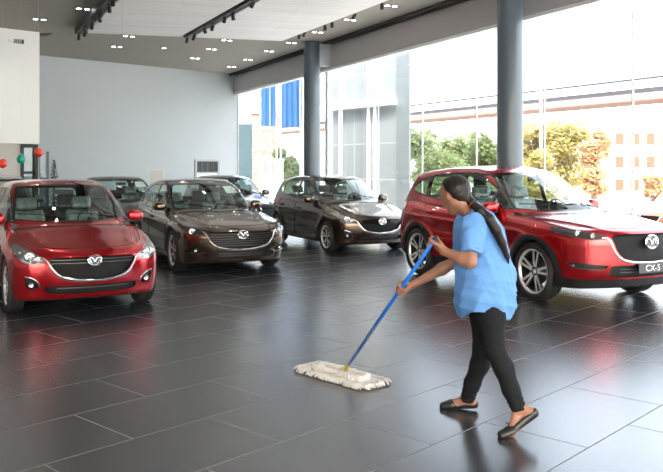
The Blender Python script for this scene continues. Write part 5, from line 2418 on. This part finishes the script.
def caps_mesh(caps, h, post=None, rl=1, it=1, m=0.03):
    """surface of a capsule union; the grid is only evaluated near each capsule"""
    lo, hi = caps.box(m)
    n = np.ceil((hi - lo) / h).astype(int) + 1
    F = np.full(tuple(n), 1.0)
    ax = [lo[a] + h * np.arange(n[a]) for a in range(3)]
    for c in caps.c:
        r = max(c[2], c[3]) + c[4] + 0.035
        l_ = np.minimum(c[0], c[1]) - r
        h_ = np.maximum(c[0], c[1]) + r
        sl = []
        for a in range(3):
            i0 = max(0, int((l_[a] - lo[a]) / h))
            i1 = min(n[a], int((h_[a] - lo[a]) / h) + 2)
            sl.append(slice(i0, i1))
        X, Y, Z = np.meshgrid(ax[0][sl[0]], ax[1][sl[1]], ax[2][sl[2]], indexing='ij')
        F[tuple(sl)] = smin(F[tuple(sl)], Caps.one(c, X, Y, Z), c[4])
    fn = caps
    if post:
        X, Y, Z = np.meshgrid(*ax, indexing='ij')
        F = post(F, X, Y, Z)
        fn = lambda x, y, z: post(caps(x, y, z), x, y, z)
    V, Qd = surface_nets(F, lo, h)
    for _ in range(rl):
        V = relax(V, Qd, 1, 0.5)
        V = project(fn, V, h, 1)
    V = project(fn, V, h, it)
    return V, Qd


def part(name, VQ, m, parent, smooth='all'):
    me = mesh_from(name, *VQ)
    bm_ = bmesh.new()
    bm_.from_mesh(me)
    bpy.data.meshes.remove(me)
    bmesh.ops.recalc_face_normals(bm_, faces=bm_.faces)
    return link(name, bm_, m, parent, smooth)


M_SKIN = mat('skin', (0.30, 0.14, 0.085), 0.5, sss=0.12, noise=(14, 0.06))
M_SHIRT = mat('light_blue_shirt', (0.11, 0.27, 0.58), 0.8, noise=(5, 0.08), bump=(26, 0.45))
M_TROUSER = mat('black_trousers', (0.006, 0.0065, 0.008), 0.8, bump=(30, 0.4), spec=0.25)
M_SHOE = mat('black_leather_shoe', (0.012, 0.012, 0.012), 0.35)
M_HAIR = None
def hair_mat():
    m, nt, b = nodes_of('dark_brown_hair')
    tc = nt.nodes.new('ShaderNodeTexCoord')
    wv = nt.nodes.new('ShaderNodeTexNoise')
    mp = nt.nodes.new('ShaderNodeMapping')
    mp.inputs['Rotation'].default_value = (0, math.radians(40), 0)
    mp.inputs['Scale'].default_value = (180, 180, 14)
    nt.links.new(tc.outputs['Object'], mp.inputs[0])
    wv.inputs['Scale'].default_value = 1.0
    wv.inputs['Detail'].default_value = 3
    nt.links.new(mp.outputs[0], wv.inputs['Vector'])
    mx = nt.nodes.new('ShaderNodeMix')
    mx.data_type = 'RGBA'
    mx.inputs[6].default_value = (0.003, 0.002, 0.002, 1)
    mx.inputs[7].default_value = (0.016, 0.008, 0.006, 1)
    nt.links.new(wv.outputs['Fac'], mx.inputs[0])
    nt.links.new(mx.outputs[2], b.inputs['Base Color'])
    b.inputs['Roughness'].default_value = 0.45
    b.inputs['Specular IOR Level'].default_value = 0.35
    bp = nt.nodes.new('ShaderNodeBump')
    bp.inputs['Strength'].default_value = 0.25
    bp.inputs['Distance'].default_value = 0.004
    nt.links.new(wv.outputs['Fac'], bp.inputs['Height'])
    nt.links.new(bp.outputs[0], b.inputs['Normal'])
    return m
M_HAIR = hair_mat()
M_EYE = mat('eye_white', (0.8, 0.78, 0.75), 0.2)
M_IRIS = mat('dark_iris', (0.02, 0.01, 0.008), 0.1)
M_LIP = mat('lips', (0.42, 0.13, 0.11), 0.45)
M_POLE = mat('blue_mop_pole', (0.008, 0.15, 0.62), 0.3, coat=0.4)
M_BRASS = mat('yellow_socket', (0.55, 0.42, 0.08), 0.4, metal=0.3)
M_YARN = mat('cotton_yarn', (0.74, 0.69, 0.65), 0.95, noise=(60, 0.35), bump=(110, 1.5))

WOMAN = thing('person', 'woman in a light blue short-sleeved shirt and black trousers leaning into a mop', 'person', ROOTP, -YAW)

# the pole line, in the view frame and in her frame
P0v = Vector((0.106, 6.30, 0.055))
P1v = Vector((0.626, 4.98, 1.178))
PA = P0v - Vector((OX, OD, 0))
PB = P1v - Vector((OX, OD, 0))
AX = (PB - PA).normalized()
t_near = (PB - PA).length
t_far = t_near * 0.695

hip_n, hip_f = Q(488, 284, 5.06), Q(484, 283, 5.20)
kn_n, kn_f = Q(494.5, 349, 5.0), Q(483, 349, 5.30)
an_n, an_f = Q(518, 407, 4.93), Q(468, 397, 5.42)
fwd = Vector((-0.90, 0.43, 0)).normalized()
lef = Vector((-fwd.y, fwd.x, 0))
pel = Q(486, 276, 5.13)
wst = Q(483, 252, 5.13)
cht = Q(479, 231, 5.11)
nbs = Q(470, 213, 5.10)
sh_n = Q(474, 222.5, 4.97)
sh_f = Q(479, 223, 5.25)
el_n = Q(470, 262, 4.86)
el_f = Q(455, 262, 5.36)
hn = PA + AX * t_near
hf = PA + AX * t_far


def perp(v, a):
    return (v - a * v.dot(a)).normalized()


def hand(B, elbow, grip, sgn, thumb_up=True):
    """closed hand round the pole; returns the wrist point"""
    w = perp(elbow - grip, AX)
    e2 = AX.cross(w) * sgn
    wr = grip + w * 0.078 + AX * 0.008 + (elbow - grip).normalized() * 0.012
    ks = []
    lens = [0.94, 1.06, 1.0, 0.84]
    tdir = 1 if thumb_up else -1
    for k in range(4):
        off = AX * ((1.5 - k) * 0.0205 * tdir)
        L = lens[k]
        k0 = grip + off + w * 0.036 + e2 * 0.020
        p1 = grip + off * 0.97 + w * 0.002 + e2 * 0.0335 * (0.95 + 0.1 * L)
        p2 = grip + off * 0.94 - w * 0.0245 * L + e2 * 0.010
        p3 = grip + off * 0.92 - w * 0.013 * L - e2 * 0.0215
        B.chain([wr + off * 0.55, k0], [0.0135, 0.0108], 0.012)
        B.chain([k0, p1, p2, p3], [0.0100, 0.0090, 0.0082, 0.0072], 0.003)
        ks.append(k0)
    tb = grip + w * 0.045 + AX * (0.030 * tdir) - e2 * 0.006
    t1 = grip + w * 0.022 + AX * (0.044 * tdir) - e2 * 0.024
    t2 = grip - w * 0.010 + AX * (0.036 * tdir) - e2 * 0.0245
    t3 = grip - w * 0.027 + AX * (0.026 * tdir) - e2 * 0.010
    B.chain([wr, tb], [0.015, 0.014], 0.012)
    B.chain([tb, t1, t2, t3], [0.0135, 0.0108, 0.0096, 0.0080], 0.004)
    return wr


B = Caps()
# torso under the clothes, legs
B.chain([pel, wst, cht], [0.115, 0.105, 0.115], 0.05)
B.add(cht + lef * 0.07, cht - lef * 0.07, 0.095, 0.095, 0.05)
B.add(sh_n, sh_f, 0.058, 0.058, 0.05)
B.chain([hip_n, kn_n, an_n], [0.088, 0.052, 0.034], 0.03)
B.chain([hip_f, kn_f, an_f], [0.088, 0.052, 0.034], 0.03)
calf = lambda k, a: k.lerp(a, 0.3) - fwd * 0.014
B.add(calf(kn_n, an_n), kn_n.lerp(an_n, 0.55), 0.050, 0.040, 0.03)
B.add(calf(kn_f, an_f), kn_f.lerp(an_f, 0.55), 0.050, 0.040, 0.03)
# feet
heel_n, ball_n, toe_n = Q(533.5, 412.5, 4.90), Q(511, 431.5, 4.89), Q(502, 435.0, 4.88)
heel_f, ball_f, toe_f = Q(474, 403.5, 5.44), Q(452, 404.5, 5.47), Q(443.5, 406, 5.48)
for he, ba, to, an in ((heel_n, ball_n, toe_n, an_n), (heel_f, ball_f, toe_f, an_f)):
    B.chain([an, he], [0.034, 0.024], 0.02)
    B.chain([he, ba, to], [0.024, 0.026, 0.017], 0.02)
    B.add(an, ba, 0.028, 0.022, 0.03)
    sd = Vector((0, 0, 1)).cross((to - he).normalized()).normalized()
    B.add(ba + sd * 0.014, to + sd * 0.010, 0.020, 0.013, 0.015)
    B.add(ba - sd * 0.014, to - sd * 0.010, 0.020, 0.013, 0.015)
# arms
wr_n = hand(B, el_n, hn, 1)
wr_f = hand(B, el_f, hf, -1)
for sh, el, wr in ((sh_n, el_n, wr_n), (sh_f, el_f, wr_f)):
    B.chain([sh, el], [0.050, 0.039], 0.03)
    B.chain([el, el.lerp(wr, 0.3), wr], [0.038, 0.040, 0.0225], 0.02)
# neck and head
hc = Q(454.5, 194.5, 5.08)                       # middle of the skull
hf_ = Vector((-0.62, 0.66, -0.45)).normalized()  # where the face points
hl = Vector((0, 0, 1)).cross(hf_).normalized()
hu = hf_.cross(hl).normalized()
if hu.z < 0:
    hu = -hu
def HP(f, l, u):
    return hc + hf_ * f + hl * l + hu * u
B.chain([nbs, HP(-0.022, 0, -0.075)], [0.056, 0.052], 0.03)
B.add(HP(-0.022, 0, 0.022), HP(0.012, 0, 0.026), 0.080, 0.076, 0.03)
B.add(HP(0.030, 0.0, -0.02), HP(0.046, 0, -0.066), 0.060, 0.036, 0.03)
B.add(HP(0.0, 0.034, -0.045), HP(0.046, 0.012, -0.082), 0.036, 0.022, 0.03)
B.add(HP(0.0, -0.034, -0.045), HP(0.046, -0.012, -0.082), 0.036, 0.022, 0.03)
B.add(HP(0.078, 0, -0.084), HP(0.070, 0, -0.078), 0.016, 0.018, 0.012)      # chin
B.add(HP(0.084, 0, 0.004), HP(0.104, 0, -0.030), 0.009, 0.0125, 0.012)      # nose
B.add(HP(0.094, 0.009, -0.034), HP(0.094, -0.009, -0.034), 0.008, 0.008, 0.006)
B.add(HP(0.078, 0.030, 0.016), HP(0.080, 0.012, 0.013), 0.010, 0.009, 0.012)  # brows
B.add(HP(0.078, -0.030, 0.016), HP(0.080, -0.012, 0.013), 0.010, 0.009, 0.012)
B.add(HP(0.070, 0.036, -0.024), HP(0.066, 0.042, -0.02), 0.018, 0.016, 0.02)  # cheeks
B.add(HP(0.070, -0.036, -0.024), HP(0.066, -0.042, -0.02), 0.018, 0.016, 0.02)
for sg in (1, -1):                                # ears
    pts = [HP(-0.004 + 0.013 * math.cos(a), sg * (0.079 - 0.003 * math.sin(a)), -0.016 + 0.026 * math.sin(a)) for a in np.linspace(-2.2, 2.4, 8)]
    B.chain(pts, [0.0055] * 8, 0.004)
    B.add(HP(-0.002, sg * 0.074, -0.020), HP(-0.002, sg * 0.074, -0.006), 0.010, 0.010, 0.008)
body = part('body', caps_mesh(B, 0.0065), M_SKIN, WOMAN)
body.name = 'body'
# eyes, brows, lips
for sg in (1, -1):
    bm = nbm()
    bmesh.ops.create_uvsphere(bm, u_segments=14, v_segments=10, radius=0.0125, matrix=Matrix.Translation(HP(0.0745, sg * 0.030, -0.002)))
    e = link('eye', bm, M_EYE, WOMAN, 'all')
    bm = nbm()
    bmesh.ops.create_uvsphere(bm, u_segments=12, v_segments=8, radius=0.0065, matrix=Matrix.Translation(HP(0.0825, sg * 0.030, -0.003)))
    link('iris', bm, M_IRIS, e, 'all')
    bm = nbm()
    atube(bm, [HP(0.081, sg * 0.016, 0.022), HP(0.084, sg * 0.028, 0.028), HP(0.076, sg * 0.045, 0.022)], [0.0025, 0.003, 0.0015], 6)
    link('eyebrow', bm, M_HAIR, WOMAN, 'all')
bm = nbm()
atube(bm, [HP(0.076, 0.024, -0.054), HP(0.086, 0.010, -0.051), HP(0.088, 0, -0.053), HP(0.086, -0.010, -0.051), HP(0.076, -0.024, -0.054)], [0.002, 0.0045, 0.0045, 0.0045, 0.002], 8)
atube(bm, [HP(0.076, 0.022, -0.056), HP(0.086, 0.009, -0.060), HP(0.087, 0, -0.061), HP(0.086, -0.009, -0.060), HP(0.076, -0.022, -0.056)], [0.002, 0.005, 0.0055, 0.005, 0.002], 8)
link('lips', bm, M_LIP, WOMAN, 'all')

# hair: cap, gathered tail over the shoulder
Hc = Caps()
Hc.add(HP(-0.026, 0, 0.028), HP(0.006, 0, 0.036), 0.088, 0.083, 0.03)
Hc.add(HP(-0.040, 0, 0.000), HP(-0.050, 0, -0.035), 0.076, 0.052, 0.04)
tail = [Q(466.5, 198, 5.03), Q(473, 204, 5.0), Q(480, 210.5, 4.965), Q(489, 219, 4.945), Q(496, 230, 4.95), Q(502, 243, 4.97), Q(507, 256, 4.99), Q(508.5, 263, 4.99)]
tr = [0.036, 0.025, 0.030, 0.033, 0.031, 0.026, 0.016, 0.006]
Hc.chain(tail, tr, 0.012)
def hair_post(F, x, y, z):
    p = (x - hc.x) * hf_.x + (y - hc.y) * hf_.y + (z - hc.z) * hf_.z
    u = (x - hc.x) * hu.x + (y - hc.y) * hu.y + (z - hc.z) * hu.z
    l = (x - hc.x) * hl.x + (y - hc.y) * hl.y + (z - hc.z) * hl.z
    # hairline: keep hair above/behind a slanted plane at the face, free the ears
    face = (p - 0.042 - 0.55 * (u - 0.045)) / 1.14
    face2 = (p + 0.016 - 0.30 * u) / 1.05
    cutr = np.where(u > 0.0, face, face2)
    inhead = (p > -0.16) & (u > -0.09)
    rad = np.sqrt(p * p + u * u + l * l)
    F = np.where((rad < 0.125) & inhead, np.maximum(F, np.maximum(np.minimum(face, 1), np.minimum(face2, 1))), F)
    for sg in (1, -1):
        ec = HP(-0.003, sg * 0.080, -0.014)
        F = np.maximum(F, 0.027 - np.sqrt((x - ec.x) ** 2 + (y - ec.y) ** 2 + (z - ec.z) ** 2))
    ripple = 0.0012 * np.sin(230 * (l + 0.4 * u)) * (u > -0.09)
    return F + ripple
part('hair', caps_mesh(Hc, 0.007, hair_post), M_HAIR, WOMAN)
bm = nbm()
c0, c1 = tail[1], tail[2]
ax_ = (c1 - c0).normalized()
n1 = ax_.orthogonal().normalized()
n2 = ax_.cross(n1)
atube(bm, [c0 + (n1 * math.cos(a) + n2 * math.sin(a)) * 0.027 for a in np.linspace(0, 2 * PI, 17)[:-1]], 0.006, 8, closed=True)
link('hair_tie', bm, mat('hair_tie', (0.10, 0.03, 0.03), 0.7), WOMAN, 'all')

# shirt
S = Caps()
S.add(cht + lef * 0.085 + fwd * 0.015, cht - lef * 0.085 + fwd * 0.015, 0.116, 0.116, 0.06)
S.add(sh_n, sh_f, 0.070, 0.070, 0.05)
S.chain([cht + fwd * 0.01, wst + fwd * 0.015, pel], [0.135, 0.148, 0.160], 0.06)
S.add(wst + lef * 0.05 + fwd * 0.02, pel + lef * 0.055 + Vector((0, 0, -0.12)), 0.125, 0.145, 0.06)
S.add(wst - lef * 0.05 + fwd * 0.02, pel - lef * 0.055 + Vector((0, 0, -0.12)), 0.125, 0.145, 0.06)
S.add(pel + fwd * 0.05, pel + fwd * 0.075 + Vector((0, 0, -0.18)), 0.13, 0.125, 0.06)
S.add(pel - fwd * 0.03, pel - fwd * 0.045 + Vector((0, 0, -0.18)), 0.14, 0.135, 0.06)
S.add(nbs, nbs.lerp(HP(-0.03, 0, -0.085), 0.35), 0.068, 0.064, 0.035)
cuffs = []
for sh, el, top in ((sh_n, el_n, 0.80), (sh_f, el_f, 0.74)):
    S.chain([sh, sh.lerp(el, 0.45), sh.lerp(el, top)], [0.068, 0.068, 0.066], 0.03)
    cuffs.append((sh.lerp(el, top), (el - sh).normalized(), sh))
ncut = nbs.lerp(HP(-0.03, 0, -0.085), 0.45)
ndir = (HP(-0.02, 0, -0.07) - nbs).normalized()
wrk = np.random.RandomState(5)
waves = [(wrk.normal(size=3) * np.array([1, 1, 0.55]), wrk.uniform(0, 6), wrk.uniform(14, 34)) for _ in range(9)]


def shirt_post(F, x, y, z):
    u = (x - pel.x) * fwd.x + (y - pel.y) * fwd.y
    l = (x - pel.x) * lef.x + (y - pel.y) * lef.y
    hem = 0.750 - 0.085 * np.clip(np.abs(u + 0.01) / 0.16, 0, 1.5) ** 2
    fold = np.zeros_like(x)
    for d, ph, fr in waves:
        d = d / np.linalg.norm(d)
        q = (x * d[0] + y * d[1] + z * d[2]) * fr + 2.0 * np.sin(x * 7 + ph) + 1.6 * np.sin(z * 6 - ph)
        fold = fold + 0.0048 * (1 - np.abs(np.sin(q))) ** 1.5 
    flut = 0.0045 * np.sin(np.arctan2(l, u) * 9) * np.clip((0.98 - z) / 0.3, 0, 1)
    F = F - fold - flut + 0.009
    F = smax(F, hem - z, 0.008)
    for c, d, s in cuffs:
        rel = (x - c.x) * d.x + (y - c.y) * d.y + (z - c.z) * d.z
        rs = np.sqrt((x - c.x) ** 2 + (y - c.y) ** 2 + (z - c.z) ** 2)
        F = np.where(rs < 0.115, smax(F, np.where(rs < 0.105, rel, -1), 0.006), F)
    rel = (x - ncut.x) * ndir.x + (y - ncut.y) * ndir.y + (z - ncut.z) * ndir.z
    rs = np.sqrt((x - ncut.x) ** 2 + (y - ncut.y) ** 2 + (z - ncut.z) ** 2)
    F = np.where(rs < 0.13, smax(F, rel, 0.006), F)
    return F
shirt = part('shirt', caps_mesh(S, 0.0095, shirt_post), M_SHIRT, WOMAN)
# collar: folded band round the neck
bm = nbm()
n1 = perp(fwd, ndir)
n2 = ndir.cross(n1)
ring = []
rows = ((0.064, -0.030), (0.078, -0.034), (0.074, 0.008), (0.066, 0.014), (0.060, -0.004))
for k in range(37):
    a = math.radians(18 + (360 - 36) * k / 36)
    dr = n1 * math.cos(a) + n2 * math.sin(a)
    drop = -0.022 * max(0, math.cos(a)) ** 2
    ring.append([bm.verts.new(ncut - ndir * 0.002 + dr * (r_ + (0.006 if r_ > .07 else 0)) + ndir * (h_ + drop + (0.012 * math.cos(a + PI) if h_ > 0 else 0))) for r_, h_ in rows])
for k in range(36):
    for j in range(len(rows) - 1):
        bm.faces.new((ring[k][j], ring[k][j + 1], ring[k + 1][j + 1], ring[k + 1][j]))
bm.normal_update()
thicken(bm, 0.003)
link('collar', bm, M_SHIRT, shirt, 'all')
# sleeve hem bands
for (c, d, s) in cuffs:
    bm = nbm()
    a1 = d.orthogonal().normalized()
    a2 = d.cross(a1)
    for off in (0.0, -0.022):
        atube(bm, [c + d * (off - 0.003) + (a1 * math.cos(a) + a2 * math.sin(a)) * 0.0655 for a in np.linspace(0, 2 * PI, 33)[:-1]], 0.0028, 6, closed=True)
    link('sleeve_hem', bm, M_SHIRT, shirt, 'all')

# trousers
T = Caps()
T.add(pel + Vector((0, 0, 0.02)), pel - Vector((0, 0, 0.05)), 0.122, 0.122, 0.05)
T.chain([hip_n, hip_n.lerp(kn_n, 0.5), kn_n], [0.098, 0.086, 0.064], 0.03)
T.chain([hip_f, hip_f.lerp(kn_f, 0.5), kn_f], [0.098, 0.086, 0.064], 0.03)
for k_, a_ in ((kn_n, an_n), (kn_f, an_f)):
    T.chain([k_, k_.lerp(a_, 0.32) - fwd * 0.010, k_.lerp(a_, 0.7), k_.lerp(a_, 1.18)], [0.064, 0.061, 0.052, 0.046], 0.03)


def tr_post(F, x, y, z):
    for k_, a_ in ((kn_n, an_n), (kn_f, an_f)):
        c = k_.lerp(a_, 1.06)
        d = (a_ - k_).normalized()
        rel = (x - c.x) * d.x + (y - c.y) * d.y + (z - c.z) * d.z
        rs = np.sqrt((x - c.x) ** 2 + (y - c.y) ** 2 + (z - c.z) ** 2)
        F = np.where(rs < 0.13, smax(F, np.where(rs < 0.12, rel, -1), 0.005), F)
        al = np.clip(1 - np.abs(rel + 0.06) / 0.10, 0, 1) * (rs < 0.3)
        F = F - 0.004 * al * np.sin(rel * 190 + 3 * x * 20)
        ck = k_
        rk = np.sqrt((x - ck.x) ** 2 + (y - ck.y) ** 2 + (z - ck.z) ** 2)
        F = F - 0.003 * np.clip(1 - rk / 0.13, 0, 1) * np.sin(z * 150 + x * 50)
    return F
part('trousers', caps_mesh(T, 0.0095, tr_post), M_TROUSER, WOMAN)

# flat shoes
for he, ba, to in ((heel_n, ball_n, toe_n), (heel_f, ball_f, toe_f)):
    sd = Vector((0, 0, 1)).cross((to - he).normalized()).normalized()
    up = (to - he).cross(sd).normalized()
    if up.z < 0:
        up = -up
    F_ = Caps()
    F_.chain([he, ba, to], [0.031, 0.033, 0.024], 0.02)
    F_.add(ba + sd * 0.015, to + sd * 0.010, 0.026, 0.019, 0.02)
    F_.add(ba - sd * 0.015, to - sd * 0.010, 0.026, 0.019, 0.02)
    F_.add(he - up * 0.014, to - up * 0.012, 0.022, 0.020, 0.01)
    L_ = (to - he).length
    fd = (to - he).normalized()

    def shoe_post(F, x, y, z, he=he, up=up, fd=fd, L_=L_):
        a = (x - he.x) * fd.x + (y - he.y) * fd.y + (z - he.z) * fd.z
        v = (x - he.x) * up.x + (y - he.y) * up.y + (z - he.z) * up.z
        t = a / L_
        lim = 0.016 + 0.012 * np.clip((-t + 0.05) / 0.15, 0, 1) + 0.06 * np.clip((t - 0.62) / 0.12, 0, 1)
        F = smax(F, (v - lim) * 0.9, 0.004)
        sole = -0.030 + 0.008 * np.clip(t, 0, 1)
        return smax(F, sole - v, 0.004)
    s_ = part('shoe', caps_mesh(F_, 0.006, shoe_post), M_SHOE, WOMAN)
    bm = nbm()
    c = he + fd * (L_ * 0.72) + up * 0.034
    for sg in (1, -1):
        atube(bm, [c, c + sd * 0.012 * sg + up * 0.007, c + sd * 0.026 * sg + up * 0.003, c + sd * 0.014 * sg - up * 0.002, c], [0.003, 0.004, 0.003, 0.003, 0.003], 6)
    link('bow', bm, M_SHOE, s_, 'all')

# =================================================================== the mop
MC = Vector((0.07, 6.29, 0))
ldir = Vector((0.677, -0.736, 0)).normalized()
wdir = Vector((0.736, 0.677, 0)).normalized()
mr = thing('dust_mop', 'flat white cotton dust mop with a blue pole, pushed over the tiles by the woman', 'mop', W(MC.x, MC.y), -YAW)
def ML(v):
    return Vector(v) - MC
hl_, hw_ = 0.375, 0.12


def pad(x, y, z):
    a = x * ldir.x + y * ldir.y
    b = x * wdir.x + y * wdir.y
    qx, qy = np.abs(a) - hl_ + 0.03, np.abs(b) - hw_ + 0.03
    d2 = np.sqrt(np.maximum(qx, 0) ** 2 + np.maximum(qy, 0) ** 2) + np.minimum(np.maximum(qx, qy), 0) - 0.03
    tx = 0.004 * np.sin(a * 90 + 2 * np.sin(b * 40)) * np.sin(b * 130) + 0.003 * np.sin(a * 210)
    slab = np.maximum(d2, np.abs(z - 0.018) - 0.012)
    # raised loop ridge
    rx, ry = np.abs(a) - 0.20, b
    ring = np.sqrt((np.sqrt((np.maximum(np.abs(a) - 0.19, 0)) ** 2 + b * b) - 0.062) ** 2 + (z - 0.034) ** 2) - 0.026
    return smin(slab, ring, 0.015) - tx
V, Qd = implicit(pad, (-0.45, -0.45, -0.01), (0.45, 0.45, 0.10), 0.009, 1, 1)
padp = part('yarn_pad', (V, Qd), M_YARN, mr)
rg = random.Random(11)
bm = nbm()
for k in range(260):
    s_ = rg.random() * 2 * (hl_ + hw_) * 2
    per = [(2 * hl_, Vector((-1, 1)), Vector((1, 0)), Vector((0, 1))), (2 * hw_, Vector((1, 1)), Vector((0, -1)), Vector((1, 0))),
           (2 * hl_, Vector((1, -1)), Vector((-1, 0)), Vector((0, -1))), (2 * hw_, Vector((-1, -1)), Vector((0, 1)), Vector((-1, 0)))]
    for ln_, c_, dr_, out_ in per:
        if s_ <= ln_:
            break
        s_ -= ln_
    base = Vector((c_.x * hl_, c_.y * hw_)) + dr_ * min(s_, ln_) - out_ * 0.02
    l_ = rg.uniform(0.035, 0.062)
    j = rg.uniform(-0.02, 0.02)
    p = []
    for t in (0, 0.5, 1):
        q = base + out_ * (0.02 + l_ * t) + dr_ * (j * t)
        z = 0.030 * (1 - t) + 0.009 + 0.012 * math.sin(t * PI) * rg.random()
        p.append(ldir * q.x + wdir * q.y + Vector((0, 0, z)))
    atube(bm, p, [0.006, 0.007, 0.005], 5)
fr = link('yarn_fringe', bm, M_YARN, mr, 'all')
bm = nbm()
for k in range(110):
    t = k / 110
    a = 2 * PI * t
    cx_ = 0.19 * max(-1, min(1, 1.6 * math.cos(a))) + 0.062 * math.cos(a)
    cy_ = 0.066 * math.sin(a) * (1 + 0.1 * math.sin(9 * a))
    b = ldir * cx_ + wdir * cy_
    o_ = (ldir * math.cos(a) + wdir * math.sin(a))
    o_ = Vector((o_.x, o_.y, 0)).normalized()
    j = rg.uniform(-0.008, 0.008)
    atube(bm, [b - o_ * 0.034 + Vector((0, 0, 0.034)), b - o_ * 0.012 + Vector((j, 0, 0.066 + j * 0.5)), b + o_ * 0.018 + Vector((j, 0, 0.060)), b + o_ * 0.042 + Vector((0, j, 0.028))], [0.006, 0.008, 0.008, 0.006], 5)
link('yarn_loops', bm, M_YARN, mr, 'all')
bm = nbm()
a0, a1 = ML(P0v), ML(P1v)
dv = (a1 - a0).normalized()
atube(bm, [a0 + dv * 0.03, a1 + dv * 0.055], 0.0125, 16)
pole = link('pole', bm, M_POLE, mr, 'all')
bm = nbm()
atube(bm, [a1 + dv * 0.050, a1 + dv * 0.062], [0.0145, 0.012], 16)
link('end_cap', bm, M_BLACK, pole, 'all')
bm = nbm()
atube(bm, [a0 + dv * 0.0, a0 + dv * 0.09], [0.016, 0.015], 14)
abox(bm, (a0.x, a0.y, 0.06), (0.05, 0.035, 0.03), bev=0.006)
atube(bm, [a0 + wdir * 0.03, a0 - wdir * 0.03], 0.008, 8)
link('socket', bm, M_BRASS, mr, smooth=40)
# poke the pad a bit: metal frame wire
bm = nbm()
atube(bm, [Vector((0, 0, 0.055)) + ldir * x_ for x_ in (-0.17, 0.17)], 0.005, 6)
link('frame_wire', bm, M_ALLOY, mr, 'all')
